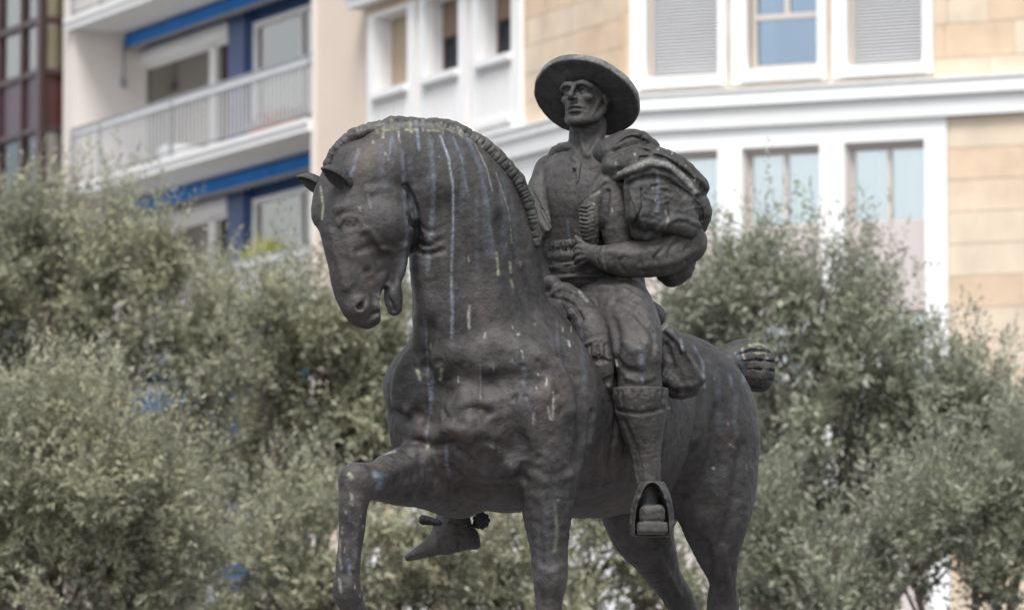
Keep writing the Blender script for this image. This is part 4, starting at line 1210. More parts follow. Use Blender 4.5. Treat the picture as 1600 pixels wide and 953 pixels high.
# flank, belly folds, stifle
for i in range(7):
    x = 925 + i * 19
    H.stroke([(x, 645 + i * 3), (x - 6, 700), (x - 16, 760 - i * 2)], 3.2, 1.8, mode='sub', k=7)
H.stroke([(1098, 560), (1096, 620), (1085, 690), (1068, 750), (1062, 775)], 9, 7, mode='sub', k=16)
H.stroke([(1130, 640), (1120, 720), (1105, 790)], 12, 4, mode='sub', k=20)
H.stroke([(1160, 700), (1150, 780), (1130, 850)], 9, 3, mode='sub', k=14)
H.stroke([(1105, 850), (1110, 890), (1116, 920)], 5, 3, mode='sub', k=8)
H.stroke([(1128, 850), (1136, 890), (1140, 930)], 4, 2.5, k=6)
H.stroke([(1060, 530), (1072, 545), (1078, 570)], 5, 3, mode='sub', k=6)
H.stroke([(1020, 850), (1040, 890), (1062, 930)], 4, 3, k=6)
H.stroke([(640, 728), (610, 735), (588, 744)], 10, 3, k=12)
H.stroke([(600, 770), (640, 775), (675, 768)], 8, 3, mode='sub', k=10)
H.stroke([(548, 790), (544, 840), (540, 890)], 4, 2, k=5)
H.stroke([(562, 790), (558, 840), (552, 890)], 3, 2, k=4)
# neck muscles
H.stroke([(700, 330), (735, 400), (748, 480), (740, 540)], 20, 5, mode='sub', k=30)
H.stroke([(660, 420), (668, 480), (664, 530)], 14, 5, k=20)
H.stroke([(790, 350), (812, 420), (835, 480)], 14, 5, mode='sub', k=20)
for pts, r, d, md in [([(760, 600), (800, 590), (840, 600)], 12, 3, 'sub'), ([(640, 560), (625, 590), (622, 630)], 10, 3, 'add'), ([(720, 600), (735, 640), (730, 675)], 12, 4, 'add'), ([(790, 640), (805, 680), (800, 715)], 12, 4, 'sub'),
                      ([(845, 560), (875, 590), (885, 640)], 12, 3, 'add'), ([(640, 640), (655, 655), (650, 675)], 8, 4, 'add'), ([(690, 640), (700, 655), (725, 660)], 5, 3, 'sub'), ([(745, 665), (760, 690), (755, 715)], 7, 2, 'sub')]:
    H.stroke(pts, r, d, mode=md, k=r * 1.2)
rs = random.Random(3)
for i in range(26):                       # small casting scars on breast and shoulder
    x, y = rs.uniform(640, 900), rs.uniform(560, 740)
    dx, dy = rs.uniform(-10, 10), rs.uniform(-7, 7)
    H.stroke([(x, y), (x + dx, y + dy)], rs.uniform(2.5, 4), rs.uniform(.7, 1.5), mode=rs.choice(['add', 'sub']), k=4)
horse = finish(H, 'horse_body', M_BR, statue, lump=(.0018, 10), fine=(.0017, 40), seed=5, calm=lambda V: np.clip(1.2 - (V[:, 2] - 2.75) * 1.3, .25, 1.2))
NECKSURF = H

# ---- mane: a roached crest with cross cuts
MN = Field.px(488, 862, 172, 420, 170, 345, 0.004)
MP = [(513, 256, 318, 8), (527, 233, 315, 10), (549, 215, 310, 12), (580, 203, 303, 12.5), (612, 196, 298, 13), (645, 197, 293, 14), (680, 199, 287, 15), (715, 207, 281, 15), (750, 226, 272, 14), (780, 250, 263, 13),
      (805, 278, 254, 12), (823, 310, 245, 11), (833, 345, 236, 10), (838, 380, 226, 9)]
MT = [Q(*m[:3]) for m in MP]
MLAT = [np.array([.3 + .03 * i, -.9, 0]) for i in range(len(MP))]
MN.tube(MT, np.array([m[3] * .95 for m in MP]) * s, np.array([m[3] * .85 for m in MP]) * s, MLAT, n=4, k=.004)
C = catmull(np.array(MP, float), 12)
L = np.concatenate([[0], np.cumsum(np.hypot(np.diff(C[:, 0]), np.diff(C[:, 1])))])
d = 8
rs = random.Random(8)
while d < L[-1] - 5:
    j = int(np.argmin(abs(L - d))); j = min(max(j, 1), len(C) - 2)
    tx, ty = C[j + 1, 0] - C[j - 1, 0], C[j + 1, 1] - C[j - 1, 1]; q = math.hypot(tx, ty); nx, ny = ty / q, -tx / q
    r = C[j, 3] * 1.25; sk = rs.uniform(-4, 4)
    for (x0, x1, mode, rr, ris) in (((nx * r + sk * tx / q), (-nx * r * .8), 'sub', rs.uniform(.8, 1.5), rs.uniform(.3, 1.2)),):
        a = (C[j, 0] + nx * r * .85 + sk * tx / q, C[j, 1] + ny * r * .85 + sk * ty / q); b = (C[j, 0] - nx * r * .6, C[j, 1] - ny * r * .6)
        MN.stroke([a, b], rr, ris, mode='sub', k=1.5)
    if rs.random() < .2:
        MN.tube([Q(C[j, 0] + nx * r * .8, C[j, 1] + ny * r * .8, C[j, 2] - 14), Q(C[j, 0] + nx * r * .8, C[j, 1] + ny * r * .8, C[j, 2] + 14)], np.array([2, 2]) * s, n=1, k=.004, mode='sub')
    d += rs.uniform(4, 11)
mane = finish(MN, 'mane', M_BR3, horse, lump=(.004, 24), fine=(.0022, 70), seed=9)

# ---- ears
def ear(base, tip, w0, w1, r0, open_dir):
    f = Field.px(min(base[0], tip[0]) - 25, max(base[0], tip[0]) + 25, min(base[1], tip[1]) - 25, max(base[1], tip[1]) + 25, min(w0, w1) - 25, max(w0, w1) + 25, .003)
    P = [Q(base[0] + (tip[0] - base[0]) * t, base[1] + (tip[1] - base[1]) * t - 4 * sin(pi * t), w0 + (w1 - w0) * t) for t in (0, .3, .6, .85, 1)]
    f.tube(P, np.array([r0 * .8, r0, r0 * .75, r0 * .36, 1.4]) * s, np.array([r0 * .75, r0 * .85, r0 * .6, r0 * .3, 1.2]) * s, n=3, k=.003)
    o = np.array([open_dir[0], -open_dir[2], open_dir[1]]) * s
    P2 = [p + o * t for p, t in zip(P[:4], (11, 10, 7, 3.5))]
    f.tube(P2, np.array([r0 * .5, r0 * .62, r0 * .45, r0 * .2]) * s, n=3, k=.003, mode='sub')
    return finish(f, 'ear', M_BR, horse, lump=(.0015, 30), fine=(.0005, 90), seed=2)
wE = H.surf(538, 287)
ear((541, 287), (502, 263), wE + 2, wE + 34, 15, (-.1, -.8, .6))
ear((503, 296), (463, 276), 290, 300, 13, (0, -.75, .65))

# ---- tail, tied up short in bundles
TL = Field.px(1095, 1235, 515, 635, -500, -300, 0.004)
TL.tube([Q(1118, 580, -345), Q(1140, 570, -372), Q(1165, 572, -398)], np.array([15, 26, 30]) * s, np.array([24, 28, 30]) * s, n=3, k=.01)
TL.tube([Q(1140, 562, -370), Q(1165, 558, -385), Q(1188, 563, -395)], np.array([26, 30, 22]) * s, np.array([28, 34, 30]) * s, n=3, k=.02)
TL.ell(Q(1172, 573, -392), (39 * s, 36 * s, 40 * s), (nrm([.97, 0, -.25]), np.array([0, 1., 0]), nrm([.25, 0, .97])), k=.012)
TL.ell(Q(1186, 584, -392), (26 * s, 32 * s, 31 * s), k=.012)
for (ya, yb, yc, rr_, dd) in [(556, 549, 552, 2.4, 4), (566, 563, 566, 2.4, 5), (574, 577, 581, 2.6, 6), (583, 592, 596, 2.6, 6), (592, 605, 608, 2.4, 5)]:
    TL.stroke([(1148, ya), (1175, yb - 1), (1198, yb + 1), (1213, yc)], [1.4, rr_, rr_, rr_], dd, mode='sub', k=2)
TL.box(Q(1236, 577, -392), (22 * s, 60 * s, 60 * s), (nrm([1, 0, -.12]), np.array([0, 1., 0]), nrm([.12, 0, 1])), rnd=.001, k=.006, mode='sub')
tail = finish(TL, 'tail', M_BR3, horse, lump=(.002, 22), fine=(.001, 80), seed=12)

# ---- rider: one continuous body
R = Field.px(622, 1112, 118, 885, -140, 235, 0.0042)
TLAT = np.array([.76, -.65, 0]); TFW = np.array([-.65, -.76, 0])
R.tube([Q(938, 465, -35), Q(915, 412, -22), Q(912, 360, -15), Q(915, 305, -10), Q(920, 265, -10), Q(916, 240, -8)],
       np.array([62, 50, 56, 58, 42, 24]) * s, np.array([75, 60, 66, 76, 70, 34]) * s, TLAT, n=4, k=.02)
R.tube([Q(980, 268, 42), Q(918, 250, -6), Q(862, 268, -58)], np.array([34, 30, 26]) * s, n=3, k=.04)      # shoulders
R.tube([Q(918, 248, -6), Q(916, 225, -4), Q(919, 196, -2)], np.array([32, 28, 29]) * s, n=3, k=.02)          # neck
# right arm
R.tube([Q(860, 270, -58), Q(843, 305, -40), Q(843, 350, -48), Q(848, 392, -40), Q(860, 436, -10)], np.array([26, 22, 20, 18, 13]) * s, n=3, k=.012)
# left arm
R.tube([Q(985, 278, 42), Q(1040, 325, 40), Q(1070, 378, 48)], np.array([34, 34, 30]) * s, n=3, k=.02)
R.tube([Q(1072, 380, 50), Q(1040, 396, 68), Q(1000, 404, 78), Q(960, 405, 76), Q(930, 399, 66)], np.array([33, 34, 30, 24, 14]) * s, n=3, k=.02)
# left hand on the waist: palm and five fingers
R.ell(Q(921, 393, 64), (17 * s, 9 * s, 15 * s), k=.012)
for i, (pts, r) in enumerate([([(916, 383, 66), (905, 378, 62), (900, 370, 56)], 4.2), ([(912, 388, 68), (902, 386, 62), (897, 392, 52)], 4.6), ([(912, 394, 68), (901, 395, 62), (896, 402, 52)], 4.6),
                              ([(914, 401, 68), (903, 404, 62), (899, 411, 53)], 4.3), ([(918, 407, 66), (909, 411, 60), (906, 417, 52)], 3.8)]):
    R.tube([Q(*p) for p in pts], np.array([r, r, r * .8]) * s, n=2, k=.004)
R.tube([Q(925, 382, 62), Q(914, 374, 62), (Q(908, 366, 58))], np.array([5, 5, 4]) * s, n=2, k=.006)
# legs
R.tube([Q(952, 470, -10), Q(972, 490, 60), Q(990, 520, 125), Q(994, 552, 158)], np.array([60, 52, 44, 38]) * s, np.array([58, 50, 42, 37]) * s, n=4, k=.03)
R.ell(Q(990, 528, 150), (36 * s, 34 * s, 30 * s), k=.03)
R.tube([Q(994, 552, 158), Q(998, 585, 156), Q(1000, 612, 152), Q(1003, 655, 148), Q(1008, 700, 143), Q(1011, 740, 140), Q(1013, 775, 140), Q(1014, 800, 142)],
       np.array([38, 34, 35, 33, 25, 20, 18, 17]) * s, n=3, k=.02)
R.tube([Q(900, 475, -70), Q(800, 520, -40), Q(712, 565, 5), Q(702, 600, 6), Q(706, 700, 2), Q(707, 760, 0), Q(709, 800, 0)], np.array([56, 48, 36, 33, 28, 19, 18]) * s, n=3, k=.03)
# feet inside boots
R.tube([Q(1014, 792, 138), Q(1019, 806, 148), Q(1021, 815, 165)], np.array([14, 14, 13]) * s, n=2, k=.015)
R.box(Q(1019, 825, 182), (23 * s, 33 * s, 8.5 * s), None, rnd=.008, k=.003)
R.box(Q(1019, 804, 180), (19 * s, 26 * s, 15 * s), None, rnd=.026, k=.004)
R.tube([Q(709, 805, 0), Q(728, 838, -6)], np.array([20, 17]) * s, n=1, k=.015)
R.tube([Q(709, 780, 0), Q(707, 815, 2), Q(700, 838, 4)], np.array([21, 27, 27]) * s, np.array([19, 22, 22]) * s, n=2, k=.015)
R.tube([Q(732, 842, -4), Q(714, 836, 0), Q(690, 846, 6), Q(662, 860, 10), Q(638, 871, 12)], np.array([17, 24, 20, 12, 5.5]) * s, np.array([15, 19, 19, 14, 7]) * s, n=2, k=.012)
R.tube([Q(736, 836, -4), Q(742, 850, -5)], np.array([12, 9]) * s, n=1, k=.008)
for pts, r, d, md in [([(678, 818), (683, 842), (685, 868)], 3, 2.5, 'add'), ([(690, 838), (706, 836), (722, 838)], 2.5, 2.5, 'add'), ([(640, 872), (662, 866), (684, 866)], 1.6, 2, 'sub'),
                      ([(716, 846), (716, 862)], 2, 3, 'sub'), ([(692, 800), (700, 806), (716, 804)], 2.5, 2, 'sub'), ([(700, 815), (712, 822), (728, 820)], 2.5, 2.5, 'add')]:
    R.stroke(pts, r, d, mode=md, k=3)
R.box(Q(728, 853, -4), (16 * s, 15 * s, 6 * s), (nrm([.95, 0, .3]), np.array([0, 1., 0]), nrm([-.3, 0, .95])), rnd=.005, k=.004)
# head
hf, hsd, hu = nrm([-.47, -.87, .10]), nrm([.88, -.47, .03]), None
hu = nrm(np.cross(hsd, hf)); hu = hu if hu[2] > 0 else -hu
HC = Q(916, 151, 4)
def HH(f, sd, u): return HC + (hf * f + hsd * sd + hu * u) * s
HA = (hf, hsd, hu)
R.ell(HH(-8, 0, 12), (44 * s, 34 * s, 40 * s), HA, k=.01)
R.ell(HH(14, 0, -14), (27 * s, 27 * s, 38 * s), HA, k=.02)
R.ell(HH(14, 0, -36), (24 * s, 24 * s, 14 * s), HA, k=.02)
R.ell(HH(33, 0, -45), (9 * s, 13 * s, 9 * s), HA, k=.012)
for q in (-1, 1):
    R.tube([HH(-4, 27 * q, -22), HH(12, 24 * q, -38), HH(30, 10 * q, -46)], np.array([7, 7, 6]) * s, n=2, k=.012)   # jaw edge
    R.ell(HH(30, 19 * q, -10), ((9 if q == 1 else 6) * s, 9 * s, 7 * s), HA, k=.014)                                                      # cheekbone
    R.tube([HH(41, 4 * q, 10), HH(41, 15 * q, 11), HH(33, 25 * q, 7)], np.array([5.5, 6.2, 5]) * s, n=2, k=.008)         # brow
    R.ell(HH(42, 13 * q, 1), (10 * s, 9 * s, 6 * s), HA, k=.007, mode='sub')
    R.ell(HH(31, 13.5 * q, 1), (7.5 * s, 7 * s, 6 * s), HA, k=.003)
    R.tube([HH(38, 6 * q, 2), HH(39.5, 13 * q, 5), HH(34, 21 * q, 1)], np.array([1.6, 2, 1.6]) * s, n=3, k=.002)      # upper lid
    R.tube([HH(37, 7 * q, -1), HH(38, 13 * q, -3.6), HH(34, 20 * q, -1)], np.array([1.4, 1.6, 1.4]) * s, n=3, k=.002)
    R.ell(HH(46, 5.5 * q, -12.5), (4 * s, 4 * s, 3.6 * s), HA, k=.004)                                                 # wing of the nose
    R.tube([HH(43, 9 * q, -12), HH(38, 16 * q, -22), HH(34, 17 * q, -30)], np.array([1.6, 2, 1.6]) * s, n=2, k=.006, mode='sub')
    R.ell(HH(-4, 33 * q, -4), (8 * s, 5 * s, 14 * s), HA, k=.006)
    R.ell(HH(-2, 38 * q, -4), (4 * s, 3 * s, 8 * s), HA, k=.004, mode='sub')
    for t in range(6 if q == 1 else 0):                                                                                                  # side whiskers
        R.tube([HH(8 + t * 2.2, (28 - t * .9) * q, -8 - t * 5), HH(14 + t * 2.2, (27.5 - t * 1.2) * q, -14 - t * 5)], np.array([3.4, 2.4]) * s, n=1, k=.003)
R.tube([HH(41, 0, 9), HH(47, 0, 0), HH(54, 0, -10)], np.array([4.5, 4.2, 5]) * s, n=3, k=.007)                            # nose
R.ell(HH(50, 0, -12), (6 * s, 5 * s, 4 * s), HA, k=.004)
R.tube([HH(35, -13, -26), HH(41, -6, -24), HH(42.5, 0, -24.5), HH(41, 6, -24), HH(35, 13, -26)], np.array([2, 3, 3, 3, 2]) * s, n=2, k=.004)
R.tube([HH(35, -11, -31), HH(40.5, 0, -31), HH(35, 11, -31)], np.array([2.4, 3.6, 2.4]) * s, n=2, k=.004)
R.tube([HH(37, -14, -30), HH(43, 0, -27.4), HH(37, 14, -30)], np.array([1.2, 1.6, 1.2]) * s, n=3, k=.001, mode='sub')
R.tube([HH(38, -8, -37), HH(40, 0, -37.5), HH(38, 8, -37)], np.array([2, 2.6, 2]) * s, n=2, k=.006, mode='sub')
# throat cords, clothing folds on chest and arms
R.stroke([(905, 205), (910, 225), (916, 242)], 4, 3, k=4)
R.stroke([(940, 205), (932, 225), (920, 243)], 5, 3.5, k=5)
R.stroke([(900, 212), (901, 228)], 4, 2, mode='sub', k=5)
for p in ([(1060, 372), (1046, 392), (1050, 412)], [(1038, 384), (1024, 402), (1030, 420)], [(1080, 372), (1070, 396), (1072, 410)], [(1008, 390), (1000, 406), (1004, 424)], [(975, 398), (968, 410), (974, 424)]):
    R.stroke(p, 3, 1.6, mode='sub', k=4)
for p in ([(1055, 368), (1030, 388), (990, 398), (950, 394)], [(1085, 390), (1050, 408), (1000, 416)]):
    R.stroke(p, 5, 2, k=6)
R.stroke([(944, 386), (940, 402), (946, 420)], 3.5, 3.5, k=2)
R.stroke([(936, 388), (932, 402), (937, 416)], 2, 2, mode='sub', k=2)
# knee and breeches folds
R.stroke([(964, 566), (980, 578), (1000, 580)], 4, 2, mode='sub', k=7)
R.stroke([(978, 536), (990, 548), (1008, 540)], 5, 1.6, k=8)
R.stroke([(1000, 515), (1010, 545), (1000, 575)], 5, 2, k=8)
R.stroke([(1004, 500), (1020, 520), (1022, 548)], 5, 4, mode='sub', k=6)
R.stroke([(980, 590), (1000, 596), (1020, 588)], 4, 2.5, k=4)
R.stroke([(960, 470), (985, 480), (1005, 500)], 6, 3, mode='sub', k=8)
R.stroke([(957, 500), (964, 525), (962, 560)], 5, 2, mode='sub', k=8)
R.stroke([(940, 450), (975, 456), (1000, 470)], 5, 2.5, k=7)
rider = finish(R, 'rider_body', M_BR2, statue, lump=(.0018, 16), fine=(.0007, 60), seed=21)

# ---- hat: dished brim with a thick rolled edge and a low flat crown
hn = nrm([.24, .58, .77]); hx = nrm([.956, 0, -.29]); hy = nrm(np.cross(hn, hx)); hx = nrm(np.cross(hy, hn))
HTC = Q(915, 157, 2)
prof = [(30, -1), (44, -1), (58, -.2), (70, 1.5), (78, 2.6), (82, 3.2), (84, 4), (85, 5.6), (85.2, 12.5), (84.6, 14.4), (82.5, 15), (80, 14.2), (74, 11), (62, 8), (50, 6.4), (44, 6), (42, 8), (40.5, 13), (37, 17), (30, 19), (14, 20), (0.5, 20)]
nseg = 96; V = []; q = []
for i, (r, z) in enumerate(prof):
    for j in range(nseg):
        a = 2 * pi * j / nseg
        rr = r * (1 + .012 * sin(3 * a + 1) + .006 * sin(7 * a)) if r > 50 else r
        zz = z + (0.9 * sin(2 * a + .5) if r > 50 else 0)
        V.append(HTC + (hx * cos(a) * rr + hy * sin(a) * rr + hn * zz) * s)
for i in range(len(prof) - 1):
    for j in range(nseg):
        a, b = i * nseg + j, i * nseg + (j + 1) % nseg
        q.append((a, b, b + nseg, a + nseg))
V = np.array(V)
V = V + normals(V, np.array(q)) * (vnoise(V, 30, 4) * .0018 + vnoise(V, 80, 6) * .0012)[:, None]
ang = np.arctan2((V - HTC) @ hy, (V - HTC) @ hx)
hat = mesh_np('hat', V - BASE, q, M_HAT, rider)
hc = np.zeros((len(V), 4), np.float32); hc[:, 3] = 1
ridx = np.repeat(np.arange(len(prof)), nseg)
hc[:, 0] = np.where((ridx >= 6) & (ridx <= 12), .42, 0) * np.clip(.75 + .6 * vnoise(V, 22, 5), 0, 1)  # rim rows made paler, broken up by noise
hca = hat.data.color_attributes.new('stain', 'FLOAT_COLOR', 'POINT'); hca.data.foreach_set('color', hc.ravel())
V = []; q = []
for i, (r, z) in enumerate([(44, -1.2), (41, 2), (38.5, 7), (30, 12), (0.5, 14)]):
    for j in range(48):
        a = 2 * pi * j / 48; V.append(HTC + (hx * cos(a) * r + hy * sin(a) * r + hn * z) * s)
for i in range(4):
    for j in range(48):
        a, b = i * 48 + j, i * 48 + (j + 1) % 48; q.append((a, b, b + 48, a + 48))
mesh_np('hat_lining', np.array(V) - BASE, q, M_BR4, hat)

# ---- open short jacket: collar, both fronts
J = Field.px(812, 1070, 215, 430, -90, 130, 0.0035)
def jt(pts, ra, rb, lat=TLAT, k=.004, n=3): J.tube([Q(*p) for p in pts], np.array(ra) * s, np.array(rb) * s, lat, n=n, k=k)
jt([(893, 229, 6), (872, 240, -28), (852, 278, -48), (838, 305, -30)], [9, 11, 12, 9], [10, 14, 16, 12])         # far lapel
jt([(838, 303, -10), (842, 335, 22), (852, 366, 55)], [13, 15, 8], [20, 19, 12])
jt([(825, 300, 0), (838, 330, 40), (856, 358, 70)], [6, 9, 6], [9, 12, 8])
jt([(944, 232, 30), (950, 262, 46), (946, 290, 60)], [10, 13, 12], [14, 18, 18])                                 # near lapel
jt([(944, 285, 62), (926, 315, 66), (922, 350, 66), (924, 376, 60)], [12, 14, 15, 11], [18, 18, 18, 13])
jt([(955, 290, 56), (962, 340, 62), (968, 385, 60)], [24, 26, 22], [26, 28, 24])
J.ell(Q(985, 375, 35), (40 * s, 36 * s, 42 * s), k=.02)
J.ell(Q(1010, 345, 45), (40 * s, 36 * s, 40 * s), k=.02)
J.stroke([(946, 283), (925, 302), (907, 315)], 4, 4, k=2)
for i in range(9):
    y = 322 + i * 6.3
    J.stroke([(906 + (i % 2), y), (916, y + 2), (926, y - 2)], 2.6, 2.4, k=2)
    J.stroke([(908, y + 3), (918, y + 5)], 1.5, 1.5, mode='sub', k=1)
J.stroke([(950, 300), (946, 340), (934, 378)], 4, 3, mode='sub', k=4)
J.stroke([(846, 322), (856, 338), (862, 352)], 3, 3, mode='sub', k=3)
J.stroke([(836, 316), (846, 338), (856, 356)], 2.5, 2.5, mode='sub', k=3)
J.stroke([(884, 240), (868, 262), (850, 290)], 2.5, 2.2, mode='sub', k=2.5)
jacket = finish(J, 'jacket', M_BR2, rider, lump=(.002, 22), fine=(.001, 80), seed=31)

# ---- waistcoat buttons, collar, sash
W_ = Field.px(838, 975, 225, 465, -120, 110, 0.0042)
W_.tube([Q(893, 240, 8), Q(897, 250, 22), Q(910, 257, 32), Q(925, 250, 30), Q(938, 238, 20)], np.array([6, 6, 6, 6, 6]) * s, n=3, k=.003)
W_.tube([Q(905, 258, 36), Q(903, 275, 44), Q(900, 300, 46)], np.array([6, 4, 2.5]) * s, n=3, k=.004)
W_.ell(Q(899, 262, 40), (5 * s, 5 * s, 5 * s), k=.003)
waist = finish(W_, 'collar', M_BR2, rider, lump=(.002, 25), fine=(.001, 80), seed=33)
SA = Field.px(830, 1010, 368, 470, -130, 130, 0.0042)
SA.tube([Q(938, 452, -30), Q(925, 430, -22), Q(915, 405, -20), Q(914, 384, -18)], np.array([66, 62, 57, 57]) * s, np.array([76, 69, 63, 66]) * s, TLAT, n=3, k=.004)
for y, ra, rb, dx in [(386, 60, 69, -1), (403, 58.5, 65, 1), (419, 62, 68.5, 4), (437, 66, 74, 10)]:
    c = Q(915 + dx, y, -19)
    SA.ell(c, (ra * s, rb * s, 9 * s), (TFW, nrm(TLAT + np.array([0, 0, .10 if y > 400 else 0])), UP), k=.014)
SA.box(Q(915, 366, -19), (100 * s, 100 * s, 13 * s), None, rnd=.001, k=.003, mode='sub')
SA.box(Q(925, 478, -19), (110 * s, 110 * s, 26 * s), None, rnd=.001, k=.003, mode='sub')
for i in range(10):
    SA.stroke([(846 + i * 6, 380), (848 + i * 6, 392)], 1.6, 1.6, mode='sub', k=1)
for p in ([(846, 402), (875, 410), (910, 405)], [(850, 418), (880, 428), (915, 424)], [(848, 409), (880, 416), (905, 412)], [(860, 436), (900, 446), (950, 440)]):
    SA.stroke(p, 2.2, 2, mode='sub', k=2)
finish(SA, 'sash', M_BR2, rider, lump=(.002, 25), fine=(.001, 80), seed=35)

# ---- cloak folded over the near shoulder
K = Field.px(925, 1125, 190, 465, -90, 190, 0.0036)
def ke(px, py, w, r, ax=None, k=.012): K.ell(Q(px, py, w), np.array(r) * s, ax, k=k)
K.tube([Q(948, 240, 40), Q(985, 226, 30), Q(1010, 232, 20)], np.array([22, 24, 18]) * s, np.array([30, 42, 36]) * s, n=3, k=.01)
K.tube([Q(962, 262, 55), Q(1010, 256, 60), Q(1050, 266, 50), Q(1085, 290, 30)], np.array([22, 28, 26, 20]) * s, np.array([40, 52, 50, 34]) * s, n=3, k=.015)
px_ = nrm([.93, .36, -.05]); pz_ = nrm([.12, .18, .97]); py_ = nrm(np.cross(px_, pz_))
K.box(Q(1034, 314, 92), (58 * s, 22 * s, 50 * s), (px_, py_, pz_), rnd=.035, k=.012)
K.box(Q(1004, 330, 90), (24 * s, 14 * s, 46 * s), (nrm([.96, .2, .15]), nrm([-.2, .98, 0]), UP), rnd=.025, k=.015)
K.tube([Q(1076, 300, 52), Q(1092, 330, 40), Q(1090, 352, 34)], np.array([20, 20, 16]) * s, np.array([30, 30, 26]) * s, n=3, k=.012)
K.tube([Q(1050, 430, 10), Q(1068, 424, 6), Q(1078, 410, 0)], np.array([19, 15, 9]) * s, np.array([18, 18, 14]) * s, n=2, k=.01)
K.tube([Q(1036, 430, 12), Q(1050, 438, 10)], np.array([10, 8]) * s, n=1, k=.01)
K.stroke([(950, 283), (985, 268), (1015, 257), (1045, 262), (1072, 286), (1090, 322)], [7, 8, 8, 7, 7, 6], 6.5, k=3)
K.stroke([(958, 298), (985, 286), (1015, 278), (1045, 283), (1068, 306)], 5, 4.5, mode='sub', k=4)
K.stroke([(975, 306), (976, 330), (984, 348)], [7, 9, 6], 22, mode='sub', k=4)
K.stroke([(986, 300), (998, 335), (1012, 370)], 3, 3, k=3)
K.stroke([(1020, 292), (1050, 288), (1078, 308)], 2.5, 1.5, mode='sub', k=3)
K.stroke([(1040, 300), (1048, 325), (1044, 345)], 3, 1.5, mode='sub', k=4)
K.stroke([(1010, 372), (1035, 352), (1062, 341), (1092, 352)], 5, 4, k=3)
K.stroke([(955, 250), (975, 240), (1005, 236), (1035, 246)], 4, 4, mode='sub', k=5)
K.stroke([(1020, 240), (1050, 252), (1075, 268), (1098, 288)], 5, 4, k=5)
K.stroke([(1000, 210), (1012, 225), (1030, 235)], 4, 3, mode='sub', k=4)
K.stroke([(1080, 300), (1092, 308), (1102, 300)], 4, 4, mode='sub', k=3)
K.stroke([(960, 232), (980, 215), (1000, 210)], 4, 3, k=4)
rs = random.Random(5)
for i in range(12):
    x, y = rs.uniform(1000, 1085), rs.uniform(292, 340)
    K.stroke([(x, y), (x + rs.uniform(12, 30), y + rs.uniform(-6, 8))], rs.uniform(2, 4), rs.uniform(.6, 1.3), mode=rs.choice(['add', 'sub']), k=3)
for pts, r, d in [([(963, 226), (986, 214), (1006, 220)], 2.2, 3), ([(1000, 246), (1032, 245), (1062, 262), (1082, 280)], 2.4, 3.2), ([(1086, 312), (1097, 330), (1096, 350)], 2.2, 2.5), ([(968, 268), (1000, 250), (1034, 248)], 2, 2.2),
                   ([(996, 232), (1016, 236), (1030, 226)], 2, 2.5), ([(1062, 292), (1084, 312), (1090, 336)], 2, 2), ([(990, 352), (1004, 322), (1002, 296)], 2.2, 2.4)]:
    K.stroke(pts, r, d, mode='sub', k=1.5)

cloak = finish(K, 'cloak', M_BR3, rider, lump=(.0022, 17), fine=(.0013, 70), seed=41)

# ---- gaiter below the near knee
Gf = Field.px(945, 1056, 590, 800, 85, 215, 0.0045)
Gf.tube([Q(999, 611, 153), Q(1000, 632, 151), Q(1002, 655, 149), Q(1006, 690, 145), Q(1010, 725, 142), Q(1012, 762, 140)], np.array([42, 41, 37, 28, 22, 19]) * s, n=4, k=.004)
Gf.tube([Q(999, 617, 153), Q(1000, 626, 151)], np.array([45, 43.5]) * s, n=1, k=.012)
Gf.box(Q(999, 588, 153), (60 * s, 60 * s, 18 * s), None, rnd=.002, k=.004, mode='sub')
for i in range(10):
    x = 962 + i * 8.3
    Gf.stroke([(x, 612), (x + rs.uniform(-3, 3), 634)], 2.4, .7, mode=rs.choice(['add', 'sub']), k=3)
Gf.stroke([(962, 640), (1000, 646), (1038, 638)], 3, 2.5, mode='sub', k=3)
Gf.stroke([(975, 660), (990, 700), (1000, 750)], 4, 1.5, mode='sub', k=6)
finish(Gf, 'gaiter', M_BR2, rider, lump=(.0018, 18), fine=(.0009, 70), seed=43)

# ---- saddle: pommel roll, seat, rear flap
P_ = Field.px(828, 1100, 425, 645, -190, 215, 0.0042)
P_.ell(Q(925, 494, -20), (112 * s, 118 * s, 42 * s), AXB, k=.02)
P_.tube([Q(1000, 488, -130), Q(1012, 476, -100), Q(1018, 482, -40)], np.array([10, 8, 10]) * s, n=3, k=.015)
P_.ell(Q(862, 443, 62), (15.5 * s, 15.5 * s, 14 * s), k=.004)
P_.tube([Q(848, 462, 48), Q(868, 464, 55), Q(884, 462, 70)], np.array([17, 18, 18]) * s, n=2, k=.006)
P_.tube([Q(880, 462, 72), Q(900, 480, 105), Q(921, 508, 150), Q(934, 542, 172), Q(940, 574, 176), Q(946, 600, 170)], np.array([22, 25, 26, 21, 19, 12]) * s, np.array([20, 22, 22, 16, 13, 9]) * s, n=4, k=.012)
P_.stroke([(868, 455), (884, 452), (905, 462)], 4, 4, k=3)
P_.dab(874, 473, (13, 12, 8), 5, 4)
P_.dab(898, 490, (12, 10, 8), 4, 4)
P_.stroke([(862, 465), (884, 470), (900, 482), (910, 500)], 3, 3, mode='sub', k=3)
P_.stroke([(912, 540), (930, 532), (955, 534)], 2.6, 2.6, k=2)
P_.stroke([(914, 560), (934, 562), (956, 560)], 2.6, 2.6, k=2)
P_.stroke([(928, 562), (945, 562)], 5, 6, mode='sub', k=2)
for x in (922, 934, 946): P_.stroke([(x, 540), (x + 1, 556)], 2, 1.5, mode='sub', k=2)
P_.stroke([(922, 570), (928, 590), (936, 596)], 3, 3, k=3)
P_.stroke([(926, 595), (940, 598), (952, 592)], 4, 4, mode='sub', k=3)
rs = random.Random(2)
for i in range(14): P_.dab(rs.uniform(926, 954), rs.uniform(590, 608), (3, 3, 3), rs.uniform(1, 3), 1)
